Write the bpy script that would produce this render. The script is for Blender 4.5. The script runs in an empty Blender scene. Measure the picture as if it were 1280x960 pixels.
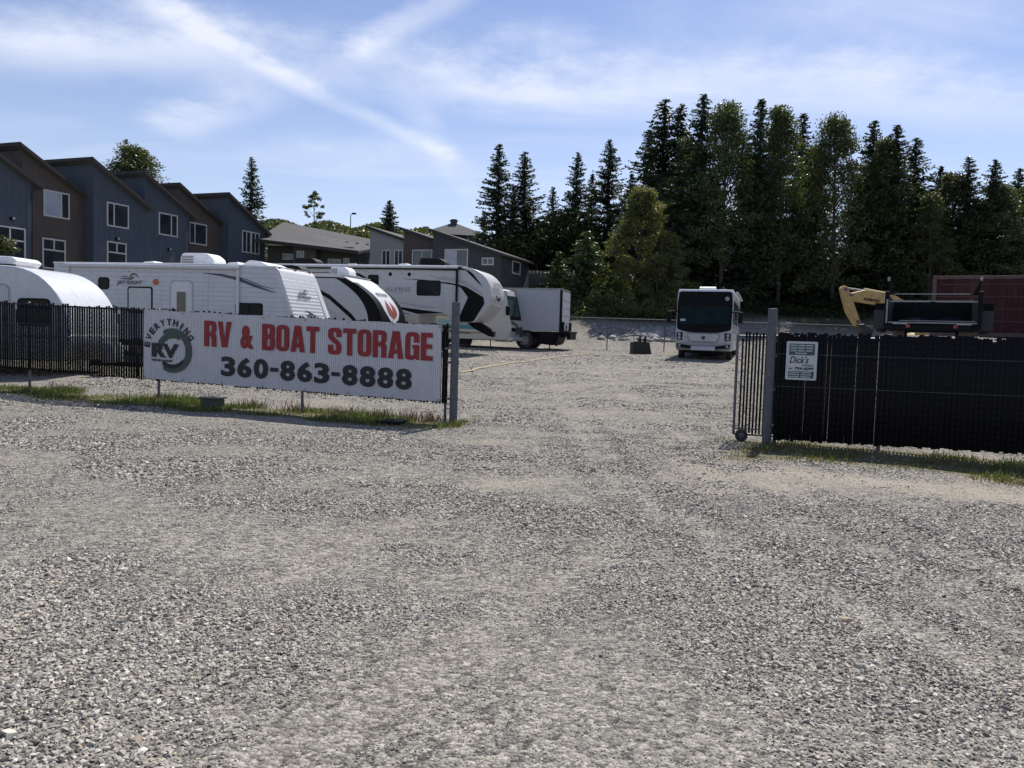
import bpy, math, random
import numpy as np
from mathutils import Matrix, Vector, Euler
R = math.radians
SC = bpy.context.scene
COL = SC.collection
random.seed(7); RNG = np.random.default_rng(7)

# ------------------------------------------------------------------ camera
F = 990.0; CAMZ = 1.6; PITCH = math.atan(62/990); ROLL = R(1.7)
f_ = Vector((0, math.cos(PITCH), -math.sin(PITCH))); u0 = Vector((0, math.sin(PITCH), math.cos(PITCH))); r0 = Vector((1, 0, 0))
r_ = r0*math.cos(ROLL)+u0*math.sin(ROLL); u_ = u0*math.cos(ROLL)-r0*math.sin(ROLL)
cam = bpy.data.cameras.new('camera'); cam.sensor_width = 36; cam.lens = 36*F/1280; cam.clip_end = 2000; cam.clip_start = .05
co = bpy.data.objects.new('camera', cam); COL.objects.link(co)
co.matrix_world = Matrix(((r_.x, u_.x, -f_.x, 0), (r_.y, u_.y, -f_.y, 0), (r_.z, u_.z, -f_.z, CAMZ), (0, 0, 0, 1)))
SC.camera = co
def ray(px, py): return f_+r_*((px-640)/F)-u_*((py-480)/F)
def at(px, py, Y):
    v = ray(px, py); return Vector((0, 0, CAMZ))+v*(Y/v.y)

# ------------------------------------------------------------------ sky, sun, exposure
SUN_EL = R(53); SUN_AZ = R(25)       # azimuth to the right of +Y
w = bpy.data.worlds.new('World'); SC.world = w; w.use_nodes = True
nt = w.node_tree; N = nt.nodes; L = nt.links; N.clear()
class NB:
    """tiny node builder"""
    def __init__(s, tree): s.t = tree
    def n(s, typ, **kw):
        o = s.t.nodes.new(typ)
        for k, v in kw.items(): setattr(o, k, v)
        return o
    def put(s, sock, v):
        if hasattr(v, 'is_linked') or hasattr(v, 'links'): s.t.links.new(v, sock)
        else: sock.default_value = v
    def m(s, op, a, b=None, c=None, clamp=False):
        o = s.n('ShaderNodeMath', operation=op, use_clamp=clamp); s.put(o.inputs[0], a)
        if b is not None: s.put(o.inputs[1], b)
        if c is not None: s.put(o.inputs[2], c)
        return o.outputs[0]
    def mix(s, f, a, b, blend='MIX'):
        o = s.n('ShaderNodeMix', data_type='RGBA', blend_type=blend); s.put(o.inputs[0], f); s.put(o.inputs[6], a); s.put(o.inputs[7], b); return o.outputs[2]
    def noise(s, vec, scale, detail=4, rough=.55, dist=0., out=0):
        o = s.n('ShaderNodeTexNoise'); 
        if vec is not None: s.put(o.inputs['Vector'], vec)
        o.inputs['Scale'].default_value = scale; o.inputs['Detail'].default_value = detail; o.inputs['Roughness'].default_value = rough; o.inputs['Distortion'].default_value = dist
        return o.outputs[out]
    def ss(s, v, a, b):
        o = s.n('ShaderNodeMapRange', interpolation_type='SMOOTHSTEP'); s.put(o.inputs[0], v); o.inputs[1].default_value = a; o.inputs[2].default_value = b; return o.outputs[0]
    def ramp(s, v, stops):
        o = s.n('ShaderNodeValToRGB'); s.put(o.inputs[0], v); e = o.color_ramp.elements
        while len(e) < len(stops): e.new(.5)
        for k, (p, c) in enumerate(stops): e[k].position = p; e[k].color = (*c, 1)
        return o.outputs[0]
b = NB(nt)
sky = b.n('ShaderNodeTexSky', sky_type='NISHITA', sun_disc=False, sun_elevation=SUN_EL, sun_rotation=SUN_AZ, altitude=100, air_density=1.0, dust_density=.35, ozone_density=2.6)
tc = b.n('ShaderNodeTexCoord'); sep = b.n('ShaderNodeSeparateXYZ'); L.new(tc.outputs['Generated'], sep.inputs[0])
KZ = .18
zz = b.m('ADD', b.m('MAXIMUM', sep.outputs[2], 0.), KZ)
PX = b.m('DIVIDE', sep.outputs[0], zz); PY = b.m('DIVIDE', sep.outputs[1], zz)
def sp(px, py):
    v = ray(px, py).normalized(); return Vector((v.x/(max(v.z, 0)+KZ), v.y/(max(v.z, 0)+KZ)))
cmb = b.n('ShaderNodeCombineXYZ'); L.new(PX, cmb.inputs[0]); L.new(PY, cmb.inputs[1])
mp = b.n('ShaderNodeMapping'); mp.inputs['Rotation'].default_value = (0, 0, R(28)); mp.inputs['Scale'].default_value = (.8, 2.6, 1); mp.inputs['Location'].default_value = (3.1, .4, 0); L.new(cmb.outputs[0], mp.inputs[0])
n1 = b.noise(mp.outputs[0], 1.1, 7, .6, .6)
n2 = b.noise(cmb.outputs[0], .55, 3, .5)
nw = b.noise(cmb.outputs[0], 2.2, 6, .65)
cloud = b.m('MULTIPLY', b.ss(n1, .44, .78), b.ss(n2, .34, .66))
cloud = b.m('MULTIPLY', cloud, .42)
def streak(p0, p1, wid, amt, soft=1.0):
    global cloud
    A = sp(*p0); B_ = sp(*p1); d = (B_-A); ln = d.length; d.normalize()
    ax = b.m('SUBTRACT', PX, A.x); ay = b.m('SUBTRACT', PY, A.y)
    t = b.m('ADD', b.m('MULTIPLY', ax, d.x), b.m('MULTIPLY', ay, d.y))
    s = b.m('ADD', b.m('MULTIPLY', ax, -d.y), b.m('MULTIPLY', ay, d.x))
    s = b.m('ADD', s, b.m('MULTIPLY', b.m('SUBTRACT', nw, .5), wid*2.2))
    m1 = b.m('SUBTRACT', 1., b.ss(b.m('ABSOLUTE', s), wid*.1, wid*1.3))
    m2 = b.m('MULTIPLY', b.ss(t, -.12*ln, .15*ln), b.m('SUBTRACT', 1., b.ss(t, .7*ln, 1.15*ln)))
    v = b.m('MULTIPLY', b.m('MULTIPLY', m1, m2), b.m('MULTIPLY', b.ss(nw, .15, .75), amt))
    cloud = b.m('ADD', cloud, v)
streak((150, -15), (430, 130), .055, .42)
streak((330, 85), (600, 215), .05, .34)
streak((425, 75), (600, -20), .055, .45)
streak((505, 115), (600, 260), .06, .25)
streak((-60, 55), (760, 125), .16, .48)
streak((560, 95), (1400, 140), .22, .56)
streak((200, 165), (340, 105), .11, .55)
streak((-50, 30), (420, 60), .14, .28)
streak((300, 190), (640, 200), .16, .25)
streak((780, 25), (1400, 0), .12, .22)
haz = b.m('SUBTRACT', 1., b.ss(sep.outputs[2], .0, .42))
cloud = b.m('ADD', cloud, b.m('ADD', b.m('MULTIPLY', haz, .28), .07))
cloud = b.m('MINIMUM', cloud, .85)
hs = b.n('ShaderNodeHueSaturation'); hs.inputs['Saturation'].default_value = 1.12; hs.inputs['Value'].default_value = .92; L.new(sky.outputs[0], hs.inputs['Color'])
skyc = b.mix(cloud, b.mix(1., hs.outputs[0], (1.10, .985, 1.06, 1), 'MULTIPLY'), (7.6, 7.9, 8.9, 1))
bg = b.n('ShaderNodeBackground'); L.new(skyc, bg.inputs[0]); bg.inputs[1].default_value = .10
wo = b.n('ShaderNodeOutputWorld'); L.new(bg.outputs[0], wo.inputs[0])
sl = bpy.data.lights.new('sun', 'SUN'); sl.energy = 5.0; sl.angle = R(.53); sl.color = (1, .955, .88)
so = bpy.data.objects.new('sun', sl); COL.objects.link(so)
sd = Vector((math.sin(SUN_AZ)*math.cos(SUN_EL), math.cos(SUN_AZ)*math.cos(SUN_EL), math.sin(SUN_EL)))
so.rotation_euler = sd.to_track_quat('Z', 'Y').to_euler(); so.location = (20, 30, 60)
vs = SC.view_settings; vs.view_transform = 'Standard'; vs.look = 'None'; vs.exposure = .32; vs.gamma = 1

# ------------------------------------------------------------------ materials
MT = {}
def mat(name, col, rough=.6, metal=0., var=.12, scale=6., bump=0., bscale=60., spec=.5, wave=None, dirt=None, coat=0., trans=0.):
    """principled with procedural variation; wave=(axis, period, depth) gives grooves; dirt=(colour, amount)"""
    if name in MT: return MT[name]
    m = bpy.data.materials.new(name); m.use_nodes = True; t = m.node_tree; q = NB(t)
    p = t.nodes['Principled BSDF']; tc = q.n('ShaderNodeTexCoord'); ob = tc.outputs['Object']
    n = q.noise(ob, scale, 5, .6)
    c2 = tuple(max(0, x*(1-2*var)) for x in col); c3 = tuple(min(1, x*(1+2*var)) for x in col)
    c = q.ramp(n, [(.25, c2), (.75, c3)])
    if dirt:
        mpn = q.n('ShaderNodeMapping'); mpn.inputs['Scale'].default_value = (2.2, 2.2, .3); t.links.new(ob, mpn.inputs[0]); dn = q.noise(mpn.outputs[0], dirt[2] if len(dirt) > 2 else 2.2, 6, .7)
        c = q.mix(q.m('MULTIPLY', q.ss(dn, .45, .75), dirt[1]), c, (*dirt[0], 1))
    t.links.new(c, p.inputs['Base Color'])
    p.inputs['Roughness'].default_value = rough; p.inputs['Metallic'].default_value = metal; p.inputs['Specular IOR Level'].default_value = spec
    p.inputs['Coat Weight'].default_value = coat
    if coat: p.inputs['Coat Roughness'].default_value = .08
    r = q.m('ADD', rough-.06, q.m('MULTIPLY', q.noise(ob, scale*3, 4), .14)); t.links.new(r, p.inputs['Roughness'])
    h = None
    if bump: h = q.m('MULTIPLY', q.noise(ob, bscale, 4), bump)
    if wave:
        ax, per, dep = wave; sx = q.n('ShaderNodeSeparateXYZ'); t.links.new(ob, sx.inputs[0])
        fr = q.m('FRACT', q.m('DIVIDE', sx.outputs[ax], per)); g = q.m('MULTIPLY', q.ss(q.m('ABSOLUTE', q.m('SUBTRACT', fr, .5)), .42, .5), -dep)
        h = g if h is None else q.m('ADD', h, g)
    if h is not None:
        bp = q.n('ShaderNodeBump'); bp.inputs['Distance'].default_value = 1.; bp.inputs['Strength'].default_value = 1.; t.links.new(h, bp.inputs['Height']); t.links.new(bp.outputs[0], p.inputs['Normal'])
    MT[name] = m; return m
def leafmat(name, col, tr=.35, var=.35, hue=.02, rough=.5, spec=.45):
    m = bpy.data.materials.new(name); m.use_nodes = True; t = m.node_tree; q = NB(t); t.nodes.remove(t.nodes['Principled BSDF'])
    oi = q.n('ShaderNodeObjectInfo'); geo = q.n('ShaderNodeNewGeometry'); tc = q.n('ShaderNodeTexCoord')
    v = q.m('ADD', q.m('MULTIPLY', geo.outputs['Random Per Island'], .6), q.m('MULTIPLY', q.noise(tc.outputs['Object'], .55, 3), .5))
    c = q.ramp(v, [(.1, tuple(x*(1-var) for x in col)), (.9, (col[0]*(1+var)*1.1, col[1]*(1+var), col[2]*(1+var*.6)))])
    h = q.n('ShaderNodeHueSaturation'); t.links.new(c, h.inputs['Color']); t.links.new(q.m('ADD', .5-hue, q.m('MULTIPLY', oi.outputs['Random'], 2*hue)), h.inputs['Hue'])
    t.links.new(q.m('ADD', .8, q.m('MULTIPLY', oi.outputs['Random'], .4)), h.inputs['Value'])
    d = q.n('ShaderNodeBsdfPrincipled'); d.inputs['Roughness'].default_value = rough; d.inputs['Specular IOR Level'].default_value = spec; t.links.new(h.outputs[0], d.inputs['Base Color'])
    tr_ = q.n('ShaderNodeBsdfTranslucent'); t.links.new(q.mix(1., h.outputs[0], (1., 1.0, .45, 1), 'MULTIPLY'), tr_.inputs[0])
    mx = q.n('ShaderNodeMixShader'); mx.inputs[0].default_value = tr; t.links.new(d.outputs[0], mx.inputs[1]); t.links.new(tr_.outputs[0], mx.inputs[2])
    t.links.new(mx.outputs[0], t.nodes['Material Output'].inputs[0]); MT[name] = m; return m
WHITE = mat('white_gelcoat', (.52, .53, .55), .35, var=.04, coat=.1, dirt=((.30, .29, .27), .30))
SIDING = mat('white_siding', (.48, .50, .535), .45, var=.03, wave=(2, .15, .007), dirt=((.30, .29, .27), .30))
ROOFW = mat('white_roof_membrane', (.72, .73, .74), .5, var=.05, dirt=((.45, .44, .42), .25))
CREAM = mat('cream_gelcoat', (.46, .45, .42), .35, var=.04, coat=.1)
GREYP = mat('grey_paint', (.32, .33, .35), .35, var=.06, coat=.2)
BLACKG = mat('black_gloss', (.007, .007, .008), .4, var=.1, spec=.08)
BLACKM = mat('black_matt', (.009, .009, .010), .6, var=.2, spec=.12)
NAVY = mat('navy_graphic', (.02, .03, .06), .35, var=.1)
GLASS = mat('dark_window_glass', (.006, .008, .009), .08, var=.15, spec=.12)
GLASSG = mat('green_tinted_glass', (.02, .05, .045), .08, var=.2, spec=.3)
GLASSR = mat('painted_window_reflection', (.42, .45, .46), .35, var=.06)  # pale colour paints the light reflected in a trailer window
TYRE = mat('tyre_rubber', (.02, .02, .021), .8, var=.25, dirt=((.2, .18, .15), .35))
RIM = mat('steel_rim', (.24, .24, .24), .45, .5)
STEEL = mat('galvanised_steel', (.085, .093, .105), .55, .3, var=.18, scale=14, bump=.0006)
STEELD = mat('dark_galvanised_steel', (.10, .105, .11), .5, .6, var=.2)
SLATM = mat('black_plastic_slat', (.006, .006, .007), .6, var=.25, scale=3, spec=.15)
WIREM = mat('black_coated_wire', (.012, .012, .013), .45)
GALVW = mat('galvanised_wire', (.13, .135, .14), .5, .6)
BANM = mat('white_vinyl_banner', (.52, .525, .555), .6, var=.03, wave=(0, .0375, .02), spec=.3)
RED = mat('red_print', (.25, .016, .02), .6, var=.08, wave=(0, .0375, .012))
BLK = mat('black_print', (.012, .013, .017), .6, var=.08, wave=(0, .0375, .012))
GRN = mat('dark_green_print', (.035, .065, .06), .55, var=.1)
TEAL = mat('dark_teal_print', (.03, .065, .075), .5)
SIGNW = mat('sign_white', (.44, .48, .51), .45, var=.04)
ORANGE = mat('amber_lens', (.45, .10, .02), .3)
REDL = mat('red_lens', (.30, .02, .02), .25)
TEXTG = mat('dark_grey_lettering', (.06, .065, .07), .4)

# ------------------------------------------------------------------ mesh helpers
class MB:
    def __init__(s): s.v = []; s.f = []
    def add(s, vs, fs):
        o = len(s.v); s.v += [tuple(x) for x in vs]; s.f += [tuple(i+o for i in q) for q in fs]; return s
    def box(s, x0, x1, y0, y1, z0, z1):
        return s.add([(x0, y0, z0), (x1, y0, z0), (x1, y1, z0), (x0, y1, z0), (x0, y0, z1), (x1, y0, z1), (x1, y1, z1), (x0, y1, z1)],
                     [(0, 3, 2, 1), (4, 5, 6, 7), (0, 1, 5, 4), (1, 2, 6, 5), (2, 3, 7, 6), (3, 0, 4, 7)])
    def obox(s, c, sx, sy, sz, rot):
        m = Matrix.Translation(c) @ (rot if isinstance(rot, Matrix) else Euler(rot).to_matrix().to_4x4()); q = MB().box(-sx/2, sx/2, -sy/2, sy/2, -sz/2, sz/2)
        return s.add([m @ Vector(p) for p in q.v], q.f)
    def prism(s, pts, a0, a1, ax='y'):
        """2-D outline extruded along an axis: ax y -> pts are (x,z); x -> (y,z); z -> (x,y)"""
        n = len(pts); g = {'y': lambda p, a: (p[0], a, p[1]), 'x': lambda p, a: (a, p[0], p[1]), 'z': lambda p, a: (p[0], p[1], a)}[ax]
        area = sum(pts[i][0]*pts[(i+1) % n][1]-pts[(i+1) % n][0]*pts[i][1] for i in range(n))
        if (area < 0): pts = pts[::-1]
        if ax == 'y': a0, a1 = max(a0, a1), min(a0, a1)
        else: a0, a1 = min(a0, a1), max(a0, a1)
        vs = [g(p, a0) for p in pts]+[g(p, a1) for p in pts]
        return s.add(vs, [tuple(range(n))[::-1], tuple(range(n, 2*n))]+[(i, (i+1) % n, n+(i+1) % n, n+i) for i in range(n)])
    def tube(s, p0, p1, r0, r1=None, n=8, cap=True):
        r1 = r0 if r1 is None else r1; p0 = Vector(p0); p1 = Vector(p1); d = (p1-p0).normalized()
        a = d.orthogonal().normalized(); c = d.cross(a)
        vs = [p0+(a*math.cos(2*math.pi*i/n)+c*math.sin(2*math.pi*i/n))*r0 for i in range(n)]+[p1+(a*math.cos(2*math.pi*i/n)+c*math.sin(2*math.pi*i/n))*r1 for i in range(n)]
        fs = [(i, (i+1) % n, n+(i+1) % n, n+i) for i in range(n)]
        if cap: fs += [tuple(range(n))[::-1], tuple(range(n, 2*n))]
        return s.add(vs, fs)
    def path(s, pts, r, n=6):
        for i in range(len(pts)-1): s.tube(pts[i], pts[i+1], r if not isinstance(r, (list, tuple)) else r[i], r if not isinstance(r, (list, tuple)) else r[i+1], n)
        return s
    def lathe(s, prof, c, ax='y', n=20):
        """prof: (radius, along)"""
        k = len(prof); vs = []
        for i in range(n):
            a = 2*math.pi*i/n; ca, sa = math.cos(a), math.sin(a)
            for r, h in prof:
                vs.append({'y': (c[0]+r*ca, c[1]+h, c[2]+r*sa), 'z': (c[0]+r*ca, c[1]+r*sa, c[2]+h), 'x': (c[0]+h, c[1]+r*ca, c[2]+r*sa)}[ax])
        fs = [(i*k+j, ((i+1) % n)*k+j, ((i+1) % n)*k+j+1, i*k+j+1) for i in range(n) for j in range(k-1)]
        return s.add(vs, fs)
def link(name, me, m=None, parent=None, bevel=0, smooth=False, seg=2):
    if m is not None: me.materials.append(m)
    o = bpy.data.objects.new(name, me); COL.objects.link(o); o.parent = parent
    if smooth:
        me.polygons.foreach_set('use_smooth', [True]*len(me.polygons))
        try: me.set_sharp_from_angle(angle=R(38))
        except Exception: pass
    if bevel:
        md = o.modifiers.new('bevel', 'BEVEL'); md.width = bevel; md.segments = seg; md.limit_method = 'ANGLE'; md.angle_limit = R(40); md.harden_normals = False
    return o
def mk(name, mb, m, parent=None, bevel=0, smooth=False, seg=2, kind=None):
    me = bpy.data.meshes.new(name); me.from_pydata(mb.v, [], mb.f); me.update()
    o = link(name, me, m, parent, bevel, smooth, seg)
    if kind: o['kind'] = kind
    return o
def npmesh(name, v, q):
    """fast mesh from numpy: v (n,3), q (m,k) faces"""
    me = bpy.data.meshes.new(name); k = q.shape[1]
    me.vertices.add(len(v)); me.vertices.foreach_set('co', v.astype(np.float32).ravel())
    me.loops.add(q.size); me.loops.foreach_set('vertex_index', q.astype(np.int32).ravel())
    me.polygons.add(len(q)); me.polygons.foreach_set('loop_start', np.arange(0, q.size, k, dtype=np.int32))
    me.update(calc_edges=True); return me
def tag(o, label, cat, group=None):
    o['label'] = label; o['category'] = cat
    if group: o['group'] = group
    return o
def thing(name, label, cat, loc=(0, 0, 0), rz=0, group=None):
    o = bpy.data.objects.new(name, None); COL.objects.link(o); o.location = loc; o.rotation_euler = (0, 0, rz); o.empty_display_size = .3
    return tag(o, label, cat, group)
def kids(o): return [c for c in COL.objects if c.parent == o]
def copy_tree(o, parent=None, ch=None):
    c = o.copy(); COL.objects.link(c); c.parent = parent
    for k in (ch if ch is not None else kids(o)): copy_tree(k, c, [] if ch is not None else None)
    return c
def rr(x0, z0, x1, z1, r, n=4):
    pts = []
    for cx, cz, a in ((x1-r, z0+r, -90), (x1-r, z1-r, 0), (x0+r, z1-r, 90), (x0+r, z0+r, 180)):
        for i in range(n+1): t = R(a+90*i/n); pts.append((cx+r*math.cos(t), cz+r*math.sin(t)))
    return pts
def rpoly(pts, n=4):
    """polygon of (x,y[,radius]) with rounded corners"""
    out = []; k = len(pts)
    for i, p in enumerate(pts):
        r = p[2] if len(p) > 2 else 0; P = Vector(p[:2])
        if r <= 0: out.append(tuple(P)); continue
        a = Vector(pts[i-1][:2])-P; c = Vector(pts[(i+1) % k][:2])-P; r = min(r, a.length*.49, c.length*.49); a.normalize(); c.normalize()
        A = P+a*r; C = P+c*r
        for j in range(n+1): t = j/n; out.append(tuple(A*(1-t)**2+P*2*t*(1-t)+C*t*t))
    return out
def curve_mesh(cu):
    o = bpy.data.objects.new('tmp', cu); COL.objects.link(o); bpy.context.view_layer.update()
    me = bpy.data.meshes.new_from_object(o.evaluated_get(bpy.context.evaluated_depsgraph_get())); bpy.data.objects.remove(o); bpy.data.curves.remove(cu); return me
def text_mesh(s, bold=0., ext=.003, shear=0., space=1.):
    cu = bpy.data.curves.new('t', 'FONT'); cu.body = s; cu.size = 1; cu.offset = bold; cu.extrude = ext; cu.shear = shear; cu.space_character = space; cu.resolution_u = 3
    return curve_mesh(cu)
def poly_mesh(loops, ext=.003):
    cu = bpy.data.curves.new('p', 'CURVE'); cu.dimensions = '2D'; cu.fill_mode = 'BOTH'; cu.extrude = ext
    for lp in loops:
        s = cu.splines.new('POLY'); s.points.add(len(lp)-1); s.use_cyclic_u = True
        for q, p in zip(s.points, lp): q.co = (p[0], p[1], 0, 1)
    return curve_mesh(cu)
SIDE = Matrix(((1, 0, 0, 0), (0, 0, -1, 0), (0, 1, 0, 0), (0, 0, 0, 1)))     # text plane -> facing local -y
FRONT = Matrix(((0, 0, 1, 0), (1, 0, 0, 0), (0, 1, 0, 0), (0, 0, 0, 1)))     # text plane -> facing local +x
def fit(me, x0, x1, y0, y1):
    n = len(me.vertices); a = np.empty(n*3, np.float32); me.vertices.foreach_get('co', a); a = a.reshape(-1, 3)
    lo, hi = a.min(0), a.max(0)
    a[:, 0] = x0+(a[:, 0]-lo[0])/(hi[0]-lo[0])*(x1-x0); a[:, 1] = y0+(a[:, 1]-lo[1])/(hi[1]-lo[1])*(y1-y0)
    me.vertices.foreach_set('co', a.ravel()); me.update(); return me
def lettering(name, s, x0, x1, y0, y1, m, parent, M, bold=0., shear=0., ext=.003):
    """writing fitted into a rectangle of the plane given by matrix M"""
    me = fit(text_mesh(s, bold, ext, shear), x0, x1, y0, y1); me.transform(M); me.name = name
    return link(name, me, m, parent)
def wheel(name, parent, x, y, z, r, wd=.24, face=-1):
    t = mk(name, MB().lathe([(r*.58, -wd/2), (r*.92, -wd/2), (r, -wd*.34), (r, wd*.34), (r*.92, wd/2), (r*.58, wd/2)], (x, y, z), 'y', 24), TYRE, parent, smooth=True)
    mk('rim', MB().lathe([(0.001, -wd*.2), (r*.2, -wd*.24), (r*.22, -wd*.12), (r*.48, -wd*.1), (r*.55, -wd*.42), (r*.6, -wd*.46), (r*.6, wd*.3), (.001, wd*.3)], (x, y, z), 'y', 24), RIM, t, smooth=True)
    return t
def plate(name, pts, y, m, parent, t=.008):
    """thin shape lying on a local -y side"""
    return mk(name, MB().prism(pts, y-t, y+.01, 'y'), m, parent)

# ------------------------------------------------------------------ terrain
def sst(x, a, c): t = np.clip((x-a)/(c-a), 0, 1); return t*t*(3-2*t)
def tz(x, y):
    x = np.asarray(x, float); y = np.asarray(y, float)
    z = .03*np.clip(y-14, 0, 33)
    z = z+3.6*sst(y, 48, 67)+1.0*sst(y, 67, 95)
    z = z+11.0*sst(y, 86, 128)*(1-sst(x, -18, 12))*sst(y, 70, 100)+3*sst(y, 130, 400)*(1-sst(x, -18, 12))
    z = z+.012*np.clip(-x-1, 0, 30)*sst(y, 3, 14)
    z = z+1.55*sst(x/np.maximum(y, 1), .395, .47)*sst(y, 13.2, 17.5)*(1-sst(y, 30, 34))
    z = z-.10*sst(x, 3, 9)*(1-sst(y, 11, 13))
    for o_ in (0., 1.75): c1 = 1.2+o_+.035*np.clip(10-y, 0, 9)**2; z = z-.016*np.exp(-((x-c1)/.24)**2)*(1-sst(y, 18, 26))+.007*np.exp(-((np.abs(x-c1)-.42)/.15)**2)*(1-sst(y, 18, 26)); c2 = .3+o_-.10*np.clip(11-y, 0, 12)**1.6; z = z-.012*np.exp(-((x-c2)/.26)**2)*(1-sst(y, 12, 18))
    near = 1-sst(y, 25, 40)
    z = z+near*(.018*np.sin(x*.9+y*.35)*np.sin(y*.8-.3*x)+.010*np.sin(x*2.3+1.1*y)*np.sin(y*1.7+.4)+.006*np.sin(4.1*x-2.2*y)*np.sin(3.3*y+1.))
    return z
def tzf(x, y): return float(tz(x, y))
LF0 = Vector((-1.0, 13.65)); LFD = Vector((.9654, -.2608)); LFA = math.atan2(LFD.y, LFD.x)     # left fence: end post, direction
RF0 = Vector((4.0, 12.3)); RFD = Vector((.967, -.2547)); RFA = math.atan2(RFD.y, RFD.x)
def spaced(segs):
    out = []
    for a, c, st in segs: out += list(np.arange(a, c, st))
    return np.array(out)
gx = spaced([(-700, -120, 40), (-120, -40, 4), (-40, -14, 1), (-14, 14, .25), (14, 40, 1), (40, 120, 4), (120, 701, 40)])
gy = spaced([(-40, 0, 4), (0, 22, .25), (22, 50, .7), (50, 140, 2), (140, 300, 10), (300, 1301, 100)])
GX, GY = np.meshgrid(gx, gy); GZ = tz(GX, GY)
V = np.stack([GX, GY, GZ], -1).reshape(-1, 3); nx, ny = len(gx), len(gy)
idx = np.arange(nx*ny).reshape(ny, nx); Q = np.stack([idx[:-1, :-1], idx[:-1, 1:], idx[1:, 1:], idx[1:, :-1]], -1).reshape(-1, 4)
gm = npmesh('ground', V, Q); gm.polygons.foreach_set('use_smooth', np.ones(len(Q), bool))
def fdist(x, y, P0, D):
    """signed distance in front (towards the camera) of a fence line, and position along it"""
    ax, ay = x-P0.x, y-P0.y; return ax*D.y-ay*D.x, ax*D.x+ay*D.y
def grass_w(x, y):
    d, s = fdist(x, y, LF0, LFD); wob = .18*np.sin(s*1.9)+.12*np.sin(s*4.3+1)
    g = sst(d+wob, -.75, -.15)*(1-sst(d+wob*.6, .55, .95))*(1-sst(s, .0, .35))
    d2, s2 = fdist(x, y, RF0, RFD); wob2 = .25*np.sin(s2*1.3)+.12*np.sin(s2*3.7)
    g2 = sst(d2, -.8, -.1)*(1-sst(d2+wob2, 1.3, 2.3))*sst(s2, -1.1, -.2)
    return np.clip(np.maximum(g, g2), 0, 1)
def vnoise(x, y, sc, sd):
    """smooth value noise in numpy"""
    g = np.random.default_rng(sd).random((64, 64)); u = np.asarray(x, float)*sc+500; v = np.asarray(y, float)*sc+500; iu = np.floor(u).astype(int); iv = np.floor(v).astype(int); fu = u-iu; fv = v-iv; fu = fu*fu*(3-2*fu); fv = fv*fv*(3-2*fv)
    G = lambda a, c: g[(iu+a) % 64, (iv+c) % 64]
    return (G(0, 0)*(1-fu)+G(1, 0)*fu)*(1-fv)+(G(0, 1)*(1-fu)+G(1, 1)*fu)*fv
def patch(x, y): return .45*vnoise(x, y*1.25, .55, 1)+.30*vnoise(x, y*1.4, 1.4, 2)+.25*vnoise(x, y*1.5, 3.3, 3)
def dirt_w(x, y):
    d2, s2 = fdist(x, y, RF0, RFD); p = patch(x, y)
    a = np.exp(-((d2-2.75-.10*s2)/.6)**2)*sst(s2, -1.8, .3)*.95
    a = np.maximum(a, .85*np.exp(-((d2-3.9-.35*s2)/.4)**2)*sst(s2, .5, 3))
    a = np.maximum(a, .75*np.exp(-((x-2.2-.1*(y-8))/.5)**2)*sst(y, 7, 9)*(1-sst(y, 12.5, 14.5)))
    tr = 0*a
    for o_ in (0., 1.75):
        c1 = 1.2+o_+.035*np.clip(10-y, 0, 9)**2; tr = np.maximum(tr, .30*np.exp(-((x-c1)/.34)**2)*(1-sst(y, 30, 40))); c2 = .3+o_-.10*np.clip(11-y, 0, 12)**1.6; tr = np.maximum(tr, .22*np.exp(-((x-c2)/.36)**2)*(1-sst(y, 12, 18)))
    a = np.maximum(a*sst(p, .25, .55), tr*sst(p, .3, .5))+.55*sst(p, .60, .80)*(1-sst(y, 60, 70))*sst(y, 4, 8)
    return np.clip(a, 0, 1)
at1 = gm.attributes.new('grass', 'FLOAT', 'POINT'); at1.data.foreach_set('value', grass_w(V[:, 0], V[:, 1]).astype(np.float32))
at2 = gm.attributes.new('dirt', 'FLOAT', 'POINT'); at2.data.foreach_set('value', dirt_w(V[:, 0], V[:, 1]).astype(np.float32))
wood_shade = sst(V[:, 1]+1.2*np.sin(V[:, 0]*.6), 55.5, 59.5)  # woodland soil, brought forward to paint tree shade over the gravel
at3 = gm.attributes.new('wood_shade', 'FLOAT', 'POINT'); at3.data.foreach_set('value', wood_shade.astype(np.float32))
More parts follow.
